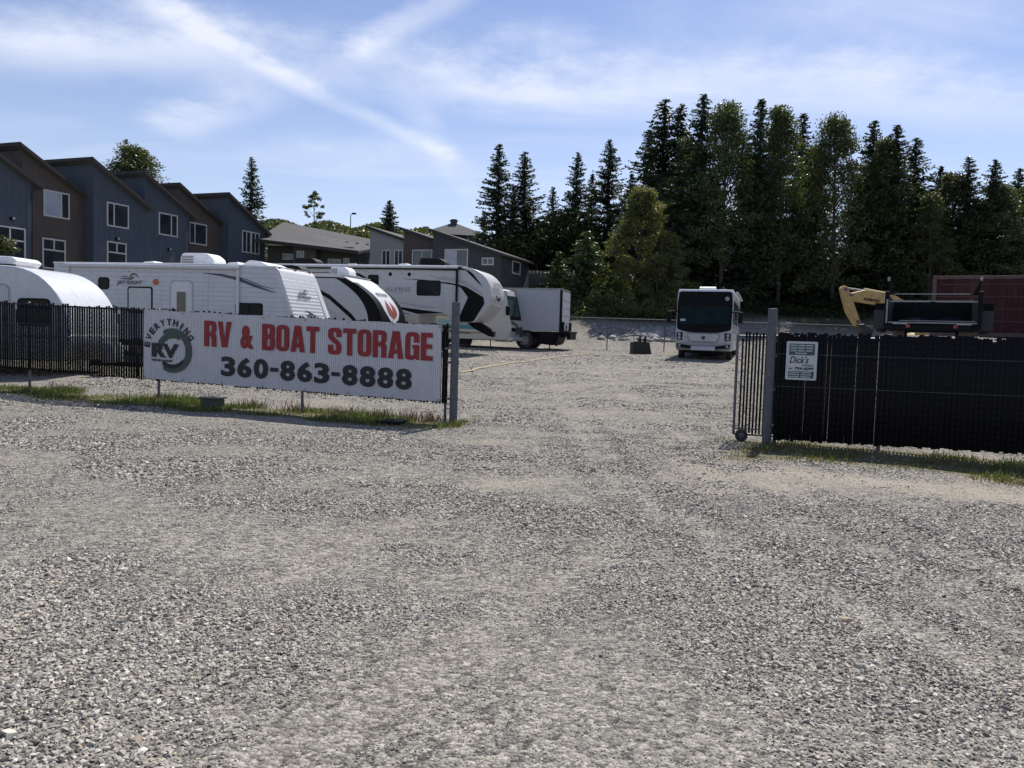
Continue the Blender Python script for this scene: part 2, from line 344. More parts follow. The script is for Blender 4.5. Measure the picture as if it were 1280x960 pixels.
def ground_mat():
    m = bpy.data.materials.new('gravel_ground'); m.use_nodes = True; t = m.node_tree; q = NB(t); p = t.nodes['Principled BSDF']
    tc = q.n('ShaderNodeTexCoord'); ob = tc.outputs['Object']
    def vor(sc):
        o = q.n('ShaderNodeTexVoronoi', feature='F1'); t.links.new(ob, o.inputs['Vector']); o.inputs['Scale'].default_value = sc; c = q.n('ShaderNodeSeparateColor'); t.links.new(o.outputs['Color'], c.inputs[0]); return o, c
    v1, s1 = vor(48); v2, s2 = vor(21); v3, s3 = vor(8.5)
    sy_ = q.n('ShaderNodeSeparateXYZ'); t.links.new(ob, sy_.inputs[0]); far = q.ss(sy_.outputs[1], 9, 30)
    pick = q.m('ADD', q.m('MULTIPLY', s1.outputs[0], .6), q.m('MULTIPLY', s2.outputs[0], .4))
    pf = q.m('ADD', q.m('MULTIPLY', s2.outputs[0], .55), q.m('MULTIPLY', s3.outputs[0], .45))
    pick = q.m('ADD', q.m('MULTIPLY', pick, q.m('SUBTRACT', 1., far)), q.m('MULTIPLY', pf, far))
    st = q.ramp(pick, [(.12, (.06, .056, .051)), (.38, (.17, .159, .140)), (.62, (.265, .246, .214)), (.88, (.38, .354, .307))])
    mid = q.noise(ob, 3.2, 5, .65); fine = q.noise(ob, 28, 4, .6); big = q.noise(ob, .35, 5, .65)
    st = q.mix(q.m('MULTIPLY', q.ss(big, .5, .72), .35), st, (.17, .158, .143, 1))
    at = q.n('ShaderNodeAttribute', attribute_name='dirt'); ag = q.n('ShaderNodeAttribute', attribute_name='grass'); aw = q.n('ShaderNodeAttribute', attribute_name='wood_shade')
    dirtc = q.ramp(fine, [(.3, (.27, .236, .188)), (.7, (.40, .353, .288))])
    dw = q.m('MULTIPLY', at.outputs['Fac'], q.ss(q.m('ADD', mid, q.m('MULTIPLY', at.outputs['Fac'], .3)), .4, .68))
    c = q.mix(q.m('MULTIPLY', dw, .8), st, dirtc)
    gc = q.ramp(q.noise(ob, 9, 5, .7), [(.3, (.07, .07, .03)), (.55, (.17, .15, .085)), (.8, (.28, .235, .15))])
    c = q.mix(q.m('MULTIPLY', ag.outputs['Fac'], q.ss(q.m('ADD', mid, ag.outputs['Fac']), .75, 1.2)), c, gc)
    fc = q.ramp(q.noise(ob, .7, 6, .7), [(.3, (.03, .03, .02)), (.6, (.055, .06, .03)), (.8, (.10, .09, .06))])
    c = q.mix(aw.outputs['Fac'], c, fc)  # dark soil colour, painted tree shade along its near edge
    t.links.new(c, p.inputs['Base Color']); p.inputs['Roughness'].default_value = .95; p.inputs['Specular IOR Level'].default_value = .15
    h = q.m('ADD', q.m('MULTIPLY', q.m('SUBTRACT', .6, v1.outputs['Distance']), .012), q.m('MULTIPLY', q.m('SUBTRACT', .6, v2.outputs['Distance']), .016))
    h = q.m('ADD', h, q.m('MULTIPLY', s1.outputs[1], .006)); h = q.m('ADD', h, q.m('MULTIPLY', mid, .04)); h = q.m('ADD', h, q.m('MULTIPLY', q.m('MULTIPLY', s3.outputs[1], far), .010))
    bp = q.n('ShaderNodeBump'); bp.inputs['Distance'].default_value = 1.; bp.inputs['Strength'].default_value = .9; t.links.new(h, bp.inputs['Height']); t.links.new(bp.outputs[0], p.inputs['Normal'])
    return m
GROUND = link('ground', gm, ground_mat()); GROUND['kind'] = 'structure'

# ------------------------------------------------------------------ loose gravel (stuff)
def stone_mat():
    m = bpy.data.materials.new('crushed_stone'); m.use_nodes = True; t = m.node_tree; q = NB(t); p = t.nodes['Principled BSDF']
    oi = q.n('ShaderNodeObjectInfo'); tc = q.n('ShaderNodeTexCoord')
    c = q.ramp(oi.outputs['Random'], [(.0, (.06, .057, .052)), (.18, (.155, .145, .130)), (.45, (.305, .283, .247)), (.80, (.44, .41, .355)), (.95, (.56, .525, .465)), (1., (.40, .31, .22))])
    c = q.mix(q.ss(q.noise(tc.outputs['Object'], 1.8, 4, .6), .5, .8), c, (.40, .355, .29, 1)); 
    t.links.new(c, p.inputs['Base Color']); p.inputs['Roughness'].default_value = .85; p.inputs['Specular IOR Level'].default_value = .3; return m
STM = stone_mat()
pc = bpy.data.collections.new('stone_shapes')
ph = (1+5**.5)/2
ICV = np.array([(-1, ph, 0), (1, ph, 0), (-1, -ph, 0), (1, -ph, 0), (0, -1, ph), (0, 1, ph), (0, -1, -ph), (0, 1, -ph), (ph, 0, -1), (ph, 0, 1), (-ph, 0, -1), (-ph, 0, 1)])/1.9
ICF = np.array([(0, 11, 5), (0, 5, 1), (0, 1, 7), (0, 7, 10), (0, 10, 11), (1, 5, 9), (5, 11, 4), (11, 10, 2), (10, 7, 6), (7, 1, 8), (3, 9, 4), (3, 4, 2), (3, 2, 6), (3, 6, 8), (3, 8, 9), (4, 9, 5), (2, 4, 11), (6, 2, 10), (8, 6, 7), (9, 8, 1)])
def stone_verts(sd, flat=.6):
    g = np.random.default_rng(sd); v = ICV*(1+g.uniform(-.32, .32, (12, 1)))*np.array([1, g.uniform(.6, .95), flat*g.uniform(.7, 1.15)]); return v
import bmesh
def hull_stone(sd):
    """angular crushed-stone chip: convex hull of a few random points"""
    g = np.random.default_rng(sd); p = g.normal(size=(11, 3)); p /= np.linalg.norm(p, axis=1)[:, None]; p *= g.uniform(.75, 1.15, (11, 1))*np.array([1, g.uniform(.55, .9), g.uniform(.35, .62)])
    bm = bmesh.new(); [bm.verts.new(x) for x in p]; r_h = bmesh.ops.convex_hull(bm, input=bm.verts); bmesh.ops.delete(bm, geom=[x for x in r_h['geom_interior'] if isinstance(x, bmesh.types.BMVert)], context='VERTS')
    me = bpy.data.meshes.new('stone'); bm.to_mesh(me); bm.free(); return me
for k in range(8):
    me = hull_stone(200+k); me.materials.append(STM); pc.objects.link(bpy.data.objects.new('stone_shape', me))
def scatter(y0, y1, dens, smin, smax, sd, side=1.3):
    g = np.random.default_rng(sd); n = int(.71*(y1**2-y0**2)*dens+2*side*(y1-y0)*dens)
    y = np.sqrt(g.uniform(y0**2, y1**2, n)); x = g.uniform(-1, 1, n)*(.71*y+side)
    pt = patch(x, y); keep = g.uniform(0, 1, n) < (1.05-(.9-.4*(1-sst(y, 4.5, 8)))*dirt_w(x, y))*(1-.85*grass_w(x, y)); x, y, pt = x[keep], y[keep], pt[keep]
    s = (smin+(smax-smin)*g.power(.45, len(x)))*(1.5-.95*sst(pt, .3, .65))
    return np.stack([x, y, tz(x, y)+s*.12], -1), s
parts = [scatter(2.3, 5, 5200, .0045, .0138, 1), scatter(5, 8, 2800, .006, .0155, 2), scatter(8, 14, 850, .010, .022, 3), scatter(14, 24, 150, .016, .030, 4), scatter(24, 44, 24, .022, .042, 6), scatter(2.3, 9, 25, .015, .026, 5)]
PV = np.concatenate([p[0] for p in parts]); PS = np.concatenate([p[1] for p in parts])
pm = bpy.data.meshes.new('gravel'); pm.vertices.add(len(PV)); pm.vertices.foreach_set('co', PV.astype(np.float32).ravel())
a_ = pm.attributes.new('size', 'FLOAT', 'POINT'); a_.data.foreach_set('value', PS.astype(np.float32))
GRAVEL = link('gravel', pm); GRAVEL['kind'] = 'stuff'; tag(GRAVEL, 'loose grey crushed stones covering the driveway', 'gravel')
ng = bpy.data.node_groups.new('gravel_nodes', 'GeometryNodeTree'); ng.interface.new_socket('Geometry', in_out='INPUT', socket_type='NodeSocketGeometry'); ng.interface.new_socket('Geometry', in_out='OUTPUT', socket_type='NodeSocketGeometry')
gi = ng.nodes.new('NodeGroupInput'); go = ng.nodes.new('NodeGroupOutput'); iop = ng.nodes.new('GeometryNodeInstanceOnPoints'); ci = ng.nodes.new('GeometryNodeCollectionInfo')
ci.inputs['Collection'].default_value = pc; ci.inputs['Separate Children'].default_value = True; ci.inputs['Reset Children'].default_value = True
rv = ng.nodes.new('FunctionNodeRandomValue'); rv.data_type = 'FLOAT_VECTOR'; rv.inputs[0].default_value = (-.6, -.6, 0); rv.inputs[1].default_value = (.6, .6, 6.283)
na = ng.nodes.new('GeometryNodeInputNamedAttribute'); na.data_type = 'FLOAT'; na.inputs['Name'].default_value = 'size'
ng.links.new(gi.outputs[0], iop.inputs['Points']); ng.links.new(ci.outputs[0], iop.inputs['Instance']); iop.inputs['Pick Instance'].default_value = True
ng.links.new(rv.outputs[0], iop.inputs['Rotation']); ng.links.new(na.outputs[0], iop.inputs['Scale']); ng.links.new(iop.outputs[0], go.inputs[0])
md = GRAVEL.modifiers.new('scatter', 'NODES'); md.node_group = ng
def rock(px, py, size, m, label, sd, flat=.5):
    v = ray(px, py); t_ = -CAMZ/v.z; p = v*t_
    me = npmesh('rock', stone_verts(sd, flat)*size, ICF); o = link('rock', me, m, None, bevel=size*.12); o.location = (p.x, p.y, tzf(p.x, p.y)+size*flat*.3); o.rotation_euler = (0, 0, sd)
    tag(o, label, 'rock'); return o
TAN = mat('tan_stone', (.42, .33, .22), .85, var=.15, scale=20); GST = mat('grey_stone', (.24, .235, .23), .85, var=.2, scale=20)
rock(1059, 776, .048, TAN, 'flat tan stone lying alone on the grey gravel', 3, .5)
rock(1216, 712, .055, GST, 'grey slab-like stone on the dusty wheel track', 5, .4)
rock(1018, 655, .05, GST, 'dark grey stone at the edge of the dry grass', 8, .45)

exec_marker = True
# ------------------------------------------------------------------ fences, gate, banner, signs
def slat_row(parent, s0, s1, ztop, zbot, k, rng, pitch=.075, wd=.055, yaw=.25):
    me = npmesh('slat', np.array(MB().box(-wd/2, wd/2, -.003, .003, 0, 1).v), np.array(MB().box(0, 1, 0, 1, 0, 1).f)); me.materials.append(SLATM)
    x = s0; first = True
    while x < s1:
        o = bpy.data.objects.new('slat', me); COL.objects.link(o); o.parent = parent
        zb = zbot-k*x+rng.uniform(-.015, .015); zt = ztop-k*x+rng.uniform(-.018, .035)
        if rng.random() < .05: zt -= rng.uniform(.02, .2)
        o.location = (x+rng.uniform(-.0015, .0015), .004+(.004 if int(x*1000) % 2 else 0), zb); o.scale = (1, 1, zt-zb); o.rotation_euler = (0, rng.uniform(-.002, .002), rng.uniform(-yaw, yaw)); x += pitch
def chain_link(parent, s0, s1, ztop, zbot, k, m, pitch=.075, r=.0024, name='chain_link_mesh'):
    n = int((s1-s0)/pitch); dz = pitch*.62; kk = int((ztop-zbot)/dz); mb = MB(); vs = []; fs = []
    for i in range(n+1):
        bx = s0+i*pitch
        for j in range(kk+1):
            x = bx+(pitch*.5 if (j % 2) else 0)-pitch*.25; y = -.006 if j % 2 else .010; z = zbot+j*dz-k*x
            o = len(vs); vs += [(x-r, y, z), (x+r, y+r, z), (x+r*.3, y-r*1.4, z)]
            if j: fs += [(o-3, o-2, o+1, o), (o-2, o-1, o+2, o+1), (o-1, o-3, o, o+2)]
    return link(name, npmesh(name, np.array(vs), np.array(fs)), m, parent)
def post(name, parent, x, zt, r, m, zb=-.2, y=.05, cap=True):
    mb = MB().tube((x, y, zb), (x, y, zt), r, n=14)
    if cap: mb.lathe([(r*1.12, -.03), (r*1.12, .0), (r*.7, r*.5), (.001, r*.7)], (x, y, zt), 'z', 14)
    return mk(name, mb, m, parent, smooth=True)
rng = random.Random(11)
LG = tzf(LF0.x, LF0.y)
lf = thing('slatted_fence', 'black slatted chain-link fence carrying the large white banner', 'fence', (LF0.x, LF0.y, LG), LFA)
KL = .0238
slat_row(lf, -13.6, -.14, 1.715, .36, KL, rng, .058, .0455, .10)
chain_link(lf, -13.6, -.12, 1.70, .33, KL, WIREM)['kind'] = 'stuff'
for x in (-12.2, -9.15, -6.05, -2.95): post('post', lf, x, 1.73-KL*x, .026, STEELD, zb=-.25)
mk('top_rail', MB().tube((-13.6, .045, 1.69+KL*13.6), (0, .045, 1.69), .018, n=8), STEELD, lf, smooth=True)
for zz_ in (1.0, 1.30):
    mk('tension_wire', MB().tube((-13.6, -.014, zz_+KL*13.6), (-.1, -.014, zz_), .0035, n=5), STEELD, lf)
ep = post('end_post', lf, -.17, 1.72, .024, STEELD)
gp = thing('gate_post', 'thick grey steel gate post at the end of the banner fence', 'post', (LF0.x, LF0.y, LG))
mk('pipe', MB().tube((0, 0, -.3), (.0, 0, 2.10), .070, n=20), STEEL, gp, smooth=True)
for z in (.45, 1.08, 1.62): mk('clamp_band', MB().lathe([(.069, -.022), (.079, -.022), (.079, .022), (.069, .022)], (0, 0, z), 'z', 20).box(-.13, -.075, -.012, .012, z-.02, z+.02), STEELD, gp)
mk('pipe_rim', MB().lathe([(.070, .0), (.070, .012), (.060, .014), (.058, -.05)], (0, 0, 2.10), 'z', 20), STEELD, gp)
mk('hinge_strap', MB().box(-.17, -.07, -.03, -.022, 1.30, 1.335), STEELD, gp)

# banner: local x = -s along fence, sheared with the fence line
bn = thing('banner', 'large white banner with red and black lettering on the fence', 'banner', (LF0.x, LF0.y, LG), LFA)
BX0 = -6.33; BW = 6.09; BZ = .388-KL*.24-LG*0
def bz(x): return -KL*x
nu, nv = 488, 10; bv = []; bf = []
for j in range(nv+1):
    for i in range(nu+1):
        u = i/nu; v = j/nv; x = BX0+u*BW
        y = -.030-.0022*math.cos(x/.075*2*math.pi)-.006*math.sin(u*23)*math.sin(v*3.1)-.004*math.sin(u*61+v*4)
        z = BZ+v*1.325+bz(x)+(.006*math.sin(u*33) if v in (0, 1) else 0); bv.append((x, y, z))
for j in range(nv):
    for i in range(nu): a = j*(nu+1)+i; bf.append((a, a+1, a+nu+2, a+nu+1))
n0 = len(bv); bv += [(x, y+.003, z) for x, y, z in bv]; bf += [tuple(i+n0 for i in q[::-1]) for q in bf]
mk('sheet', MB().add(bv, bf), BANM, bn, smooth=True)
BM = Matrix.Translation((BX0, -.044, BZ-KL*BX0)) @ Matrix(((1, 0, 0, 0), (0, 1, 0, 0), (-KL, 0, 1, 0), (0, 0, 0, 1))) @ SIDE
GLY = {'R': [[(0, 0), (.19, 0), (.19, .42), (.26, .42, .04), (.31, .36, .04), (.31, 0), (.5, 0), (.5, .47, .1), (.42, .53, .05), (.5, .60, .1), (.5, 1, .2), (0, 1)], [(.19, .57), (.26, .57, .04), (.31, .62, .04), (.31, .84, .05), (.19, .84)]],
 'V': [[(0, 1), (.2, 1), (.275, .28), (.35, 1), (.55, 1), (.39, 0), (.16, 0)]],
 'B': [[(0, 0), (.5, 0, .18), (.5, .50, .1), (.43, .535, .04), (.5, .58, .1), (.5, 1, .18), (0, 1)], [(.19, .15), (.31, .15, .05), (.31, .44, .05), (.19, .44)], [(.19, .60), (.30, .60, .05), (.30, .85, .05), (.19, .85)]],
 'O': [[(0, 0, .22), (.5, 0, .22), (.5, 1, .22), (0, 1, .22)], [(.19, .15, .06), (.31, .15, .06), (.31, .85, .06), (.19, .85, .06)]],
 'A': [[(0, 0), (.19, 0), (.215, .18), (.335, .18), (.36, 0), (.55, 0), (.40, 1), (.15, 1)], [(.232, .33), (.318, .33), (.275, .76)]],
 'T': [[(.15, 0), (.34, 0), (.34, .82), (.49, .82), (.49, 1), (0, 1), (0, .82), (.15, .82)]],
 'E': [[(0, 0), (.42, 0), (.42, .17), (.19, .17), (.19, .43), (.39, .43), (.39, .59), (.19, .59), (.19, .83), (.41, .83), (.41, 1), (0, 1)]],
 'G': [[(.5, .62), (.31, .62), (.31, .85, .06), (.19, .85, .06), (.19, .15, .06), (.31, .15, .06), (.31, .40), (.26, .40), (.26, .54), (.5, .54), (.5, 0), (.40, 0), (.37, .06), (.28, -.02, .05), (0, 0, .22), (0, 1, .22), (.5, 1, .22)]],
 'S': [[(.5, .66), (.31, .66), (.31, .85, .06), (.19, .85, .06), (.19, .68, .06), (.5, .43, .13), (.5, 0, .22), (0, 0, .22), (0, .36), (.19, .36), (.19, .15, .06), (.31, .15, .06), (.31, .36, .06), (0, .60, .13), (0, 1, .22), (.5, 1, .22)]]}
def gw(c): return .28 if c == ' ' else (.62 if c == '&' else max(p[0] for p in GLY[c][0])+.06)
word = 'RV & BOAT STORAGE'; tot = sum(gw(c) for c in word); x = 1.36; hh = .48; sx = 4.61/tot
for c in word:
    if c == '&': lettering('letter', '&', x+.03*sx, x+.56*sx, .70, 1.13, RED, bn, BM, .05)
    elif c != ' ':
        me = poly_mesh([rpoly(p) for p in GLY[c]]); me.transform(BM @ Matrix.Translation((x, .70, 0)) @ Matrix.Diagonal((sx, hh, 1, 1))); link('letter', me, RED, bn)
    x += gw(c)*sx
num = '360-863-8888'; ws = [.6 if c == '-' else 1.0 for c in num]; x = 1.71; sx = 3.875/sum(ws)
for c, w_ in zip(num, ws):
    if c == '-': lettering('letter', '-', x+.05*sx, x+.52*sx, .315, .385, BLK, bn, BM, .03)
    else: lettering('letter', c, x+.05*sx, x+.93*sx, .163, .535, BLK, bn, BM, .042)
    x += w_*sx
def crescent(c1, r1, c2, r2, a0=0, a1=360, n=48):
    """outer arc of circle 1 back along circle 2"""
    A = [(c1[0]+r1*math.cos(R(a0+(a1-a0)*i/n)), c1[1]+r1*math.sin(R(a0+(a1-a0)*i/n))) for i in range(n+1)]
    B2 = [(c2[0]+r2*math.cos(R(a0+(a1-a0)*i/n)), c2[1]+r2*math.sin(R(a0+(a1-a0)*i/n))) for i in range(n+1)]
    return A+B2[::-1]
LC = (.66, .575)
me = poly_mesh([crescent(LC, .425, (LC[0]-.045, LC[1]), .335, -118, 118)]); me.transform(BM); link('logo_ring', me, GRN, bn)
me = poly_mesh([crescent((LC[0]-.02, LC[1]), .335, (LC[0]+.03, LC[1]-.05), .285, 62, 172)]); me.transform(BM @ Matrix.Translation((0, 0, .001))); link('logo_ring', me, GRN, bn)
me = poly_mesh([crescent((LC[0]-.02, LC[1]), .345, (LC[0]-.01, LC[1]+.05), .315, -128, -40)]); me.transform(BM @ Matrix.Translation((0, 0, .001))); link('logo_ring', me, BLK, bn)
lettering('logo_letters', 'RV', .20, .80, .43, .70, BLK, bn, BM @ Matrix.Translation((0, 0, .006)), .05)
lettering('logo_small_letters', 'REPAIR & SALES', .20, .66, .355, .395, BLK, bn, BM @ Matrix.Translation((0, 0, .006)), .02)
for i, c in enumerate('EVERYTHING'):
    a = R(172-i*(144/9)); me = text_mesh(c, .025); fit(me, -.052, .052, 0, .125) if c != 'I' else fit(me, -.018, .018, 0, .125)
    me.transform(BM @ Matrix.Translation((LC[0]-.06+.455*math.cos(a), LC[1]+.02+.455*math.sin(a), 0)) @ Matrix.Rotation(a-math.pi/2, 4, 'Z')); link('logo_letter', me, BLK, bn)
for i in range(8):
    x = BX0+.03+i*(BW-.06)/7
    for v in (.03, 1.29): mk('grommet', MB().lathe([(.006, 0), (.016, 0), (.016, -.006), (.006, -.006)], (x, -.046, BZ+v+bz(x)), 'y', 10), RIM, bn)

# right fence, slide gate, post, towing notice
RG = tzf(RF0.x, RF0.y)
rf = thing('slatted_fence', 'black slatted chain-link fence carrying the small towing notice', 'fence', (RF0.x, RF0.y, RG), RFA)
KR = -.002
slat_row(rf, .13, 1.72, 1.735, .08, KR, rng, .060, .0592, .06); slat_row(rf, 1.70, 7.4, 1.735, .08, KR, rng, .060, .0660, .03)
chain_link(rf, .12, 7.4, 1.70, .06, KR, mat('worn_coated_wire', (.045, .045, .05), .5))['kind'] = 'stuff'
for x in (.12, 1.62, 3.7, 6.4): post('post', rf, x, 1.72, .026, STEELD)
mk('top_rail', MB().tube((.05, .045, 1.69), (7.4, .045, 1.69), .018, n=8), STEELD, rf, smooth=True)
for z in (.92, 1.42): mk('tension_wire', MB().tube((.1, -.016, z), (7.4, -.016, z+.01), .0035, n=5), GALVW, rf)
gp2 = thing('gate_post', 'thick grey steel gate post beside the open slide gate', 'post', (RF0.x, RF0.y, RG))
mk('pipe', MB().tube((0, 0, -.3), (.0, 0, 2.10), .072, n=20), STEEL, gp2, smooth=True)
for z in (.30, .86, 1.38, 1.62): mk('clamp_band', MB().lathe([(.071, -.02), (.081, -.02), (.081, .02), (.071, .02)], (0, 0, z), 'z', 20).box(.075, .15, -.012, .012, z-.018, z+.018), STEELD, gp2)
mk('pipe_rim', MB().lathe([(.072, .0), (.072, .012), (.062, .014), (.060, -.05)], (0, 0, 2.10), 'z', 20), STEELD, gp2)
gt = thing('slide_gate', 'open black slatted slide gate with a small wheel', 'gate', (RF0.x+.065, RF0.y+.24, RG), RFA)
slat_row(gt, -.42, 4.6, 1.72, .13, 0, rng, .052, .031)
chain_link(gt, -.46, 4.6, 1.66, .12, 0, GALVW)['kind'] = 'stuff'
mk('frame', MB().tube((-.5, .02, .10), (-.5, .02, 1.70), .022, n=10).tube((-.5, .02, 1.68), (4.65, .02, 1.68), .018, n=8).tube((-.5, .02, .11), (4.65, .02, .11), .018, n=8).tube((4.65, .02, .10), (4.65, .02, 1.70), .022, n=10), STEEL, gt, smooth=True)
for z in (.25, .6, .95, 1.3, 1.55): mk('tie', MB().box(-.53, -.40, -.004, .004, z-.008, z+.008), GALVW, gt)
gwh = mk('wheel', MB().lathe([(.045, -.03), (.085, -.035), (.10, -.02), (.10, .02), (.085, .035), (.045, .03)], (-.38, -.06, .10), 'y', 20), TYRE, gt, smooth=True)
mk('hub', MB().lathe([(.001, -.025), (.046, -.02), (.046, .02), (.001, .025)], (-.38, -.06, .10), 'y', 14), STEELD, gwh)
mk('wheel_bracket', MB().box(-.40, -.36, -.03, .0, .09, .22).box(-.46, -.10, -.012, .012, .19, .215), STEELD, gt)
tn = thing('towing_notice', 'small white and dark teal towing notice tied to the fence', 'sign', (RF0.x, RF0.y, RG), RFA)
SX0, SX1, SZ0, SZ1 = .225, .675, 1.03, 1.62
mk('board', MB().prism(rr(SX0, SZ0, SX1, SZ1, .02), -.034, -.028, 'y'), SIGNW, tn)
NM = Matrix.Translation((SX0, -.0375, SZ0)) @ SIDE
def block(x0, y0, x1, y1): mk('printed_panel', MB().prism([(SX0+x0, SZ0+y0), (SX0+x1, SZ0+y0), (SX0+x1, SZ0+y1), (SX0+x0, SZ0+y1)], -.0365, -.035, 'y'), TEAL, tn)
block(.04, .38, .41, .555); block(.04, .03, .41, .135)
def print_line(x0, x1, y, h, m, words, sd):
    """small print too fine to read: rows of letter-sized strokes in word groups"""
    g = random.Random(sd); mb = MB(); ww = (x1-x0)/words; 
    for k in range(words):
        x = x0+k*ww; e = x+ww*.86
        while x < e: w_ = g.uniform(.006, .012); mb.box(SX0+x, SX0+min(e, x+w_), -.0385, -.0372, SZ0+y+g.uniform(0, .004), SZ0+y+h-g.uniform(0, .004)); x += w_+.0035
    mk('small_print', mb, m, tn)
for i, (x0, x1, n_) in enumerate(((.055, .40, 3), (.055, .40, 3), (.06, .39, 3), (.13, .32, 1))): print_line(x0, x1, .515-i*.040, .026, SIGNW, n_, i)
lettering('lettering', "Dick's", .05, .33, .255, .365, BLK, tn, NM, .012, .35, .001); lettering('lettering', 'TOWING', .23, .40, .21, .238, BLK, tn, NM, .01, ext=.001)
print_line(.045, .105, .162, .022, BLK, 1, 20); lettering('lettering', '794-6099', .13, .405, .150, .200, BLK, tn, NM, .03, ext=.001)
for i, (x0, x1, n_) in enumerate(((.06, .39, 2), (.05, .40, 2), (.05, .385, 2))): print_line(x0, x1, .105-i*.034, .022, SIGNW, n_, 30+i)
# far boundary fence: rail, posts, wire
def far_fence(p0, p1, label, step=3.0, h=1.75):
    p0 = Vector(p0); p1 = Vector(p1); d = p1-p0; n = max(1, round(d.length/step)); root = thing('chain_link_fence', label, 'fence', (p0.x, p0.y, tzf(p0.x, p0.y)), 0)
    o = Vector((p0.x, p0.y, tzf(p0.x, p0.y))); pts = []
    for i in range(n+1):
        q = p0+d*i/n; g = Vector((q.x, q.y, tzf(q.x, q.y)))-o; pts.append(g); mk('post', MB().tube(g-Vector((0, 0, .2)), g+Vector((0, 0, h+.03)), .03, n=8), STEEL, root, smooth=True)
    mk('top_rail', MB().path([g+Vector((0, 0, h)) for g in pts], .022, 6), STEEL, root, smooth=True)
    vs = []; fs = []; r = .0016
    for i in range(n):
        a, c = pts[i], pts[i+1]; m_ = int((c-a).length/.09)
        for k in range(m_):
            for sgn in (0, 1):
                t0 = k/m_; t1 = t0+(h/(c-a).length)*(1 if sgn else -1)*.55; 
                lo = a.lerp(c, t0); hi = a.lerp(c, t1)+Vector((0, 0, h)); 
                if t1 < 0 or t1 > 1: continue
                q = len(vs); vs += [tuple(lo+Vector((-r*2, 0, 0))), tuple(lo+Vector((r*2, 0, 0))), tuple(hi+Vector((r*2, 0, 0))), tuple(hi+Vector((-r*2, 0, 0)))]; fs.append((q, q+1, q+2, q+3))
    link('chain_link_mesh', npmesh('m', np.array(vs), np.array(fs)), GALVW, root)['kind'] = 'stuff'
far_fence((2.0, 43.6), (30.5, 44.6), 'far chain-link fence with steel rail behind the motorhome and truck', 3.3)
far_fence((-24, 42.6), (2.0, 43.6), 'chain-link fence running on behind the parked trailers', 3.3)
# rope and small things in the grass
ROPE = mat('yellow_rope', (.50, .42, .27), .8, var=.15)
rp = []
for i in range(31):
    t = i/30; q = at(576+t*166, 0, 1); y = 24.5+t*14.5+.25*math.sin(t*9); x = (576+t*166-640)/F*y+.05*math.sin(t*31); rp.append((x, y, tzf(x, y)+.03))
tag(mk('boundary_rope', MB().path(rp, .02, 6), ROPE, smooth=True), 'pale yellow rope laid along the edge of the parking rows', 'rope')
GREENB = mat('green_plastic', (.04, .055, .04), .5)
def lid(s, d, w_, h, label, m):
    P = LF0-LFD*s+Vector((-LFD.y*-1, LFD.x*-1))*d; o = thing('valve_box', label, 'utility box', (P.x, P.y, tzf(P.x, P.y)), LFA)
    mk('body', MB().prism([(-w_/2+.03, -.1), (w_/2-.03, -.1), (w_/2-.05, h), (-w_/2+.05, h)], -.14, .14, 'y'), m, o, bevel=.01)
    mk('lid', MB().prism(rr(-w_/2, -.19, w_/2, .19, .03), h, h+.03, 'z'), m, o, bevel=.006); mk('lid_handle', MB().box(-.04, .04, -.015, .015, h+.03, h+.042), m, o)
lid(4.72, .12, .40, .16, 'dark green utility box in the grass under the banner', GREENB)
lid(.95, .42, .42, .03, 'flat dark lid in the grass by the gate post', BLACKM)
# ------------------------------------------------------------------ vehicles
def vroot(name, label, cat, px, d, a, w_, z=None):
    """nose corner on the visible side stands at pixel column px and depth d; heading turned a degrees towards the camera"""
    a = R(a); X = (px-640)/F*d; P = Vector((X, d))+Vector((math.sin(a), math.cos(a)))*w_/2
    return thing(name, label, cat, (P.x, P.y, tzf(P.x, P.y) if z is None else z), -a)
def win(parent, x0, z0, x1, z1, y, m=GLASS, r=.06, fr=.035, name='window', frm=BLACKM):
    w_ = mk(name, MB().prism(rr(x0-fr, z0-fr, x1+fr, z1+fr, r+fr*.5), y-.014, y+.01, 'y'), frm, parent)
    mk('pane', MB().prism(rr(x0, z0, x1, z1, r), y-.02, y-.012, 'y'), m, w_); return w_
def ac_unit(parent, x, z, m, L_=1.0, W_=.66, H_=.33, name='air_conditioner'):
    o = mk(name, MB().prism(rpoly([(x-L_/2, z), (x+L_/2, z), (x+L_/2-.03, z+H_*.55, .08), (x+L_*.28, z+H_, .12), (x-L_*.42, z+H_, .08), (x-L_/2+.02, z+H_*.75, .05)]), -W_/2, W_/2, 'y'), m, parent, bevel=.05, smooth=True, seg=3)
    mb = MB()
    for i in range(5): mb.box(x-L_*.46, x-L_*.10, -W_/2-.006, -W_/2+.01, z+H_*(.18+.13*i), z+H_*(.24+.13*i))
    mk('louvre', mb, BLACKM, o); return o
def vent(parent, x, y, z, m, s=.38, h=.12): return mk('roof_vent', MB().prism([(x-s/2, z), (x+s/2, z), (x+s*.36, z+h), (x-s*.40, z+h*.8)], y-s/2, y+s/2, 'y'), m, parent, bevel=.02)
def swoosh(parent, pts, y, m=NAVY, name='graphic_stripe', t=.006):
    """pts: (x, z, half width) along a centre line"""
    up = [(x, z+h) for x, z, h in pts]; dn = [(x, z-h) for x, z, h in pts[::-1]]; return plate(name, up+dn, y, m, parent, t)

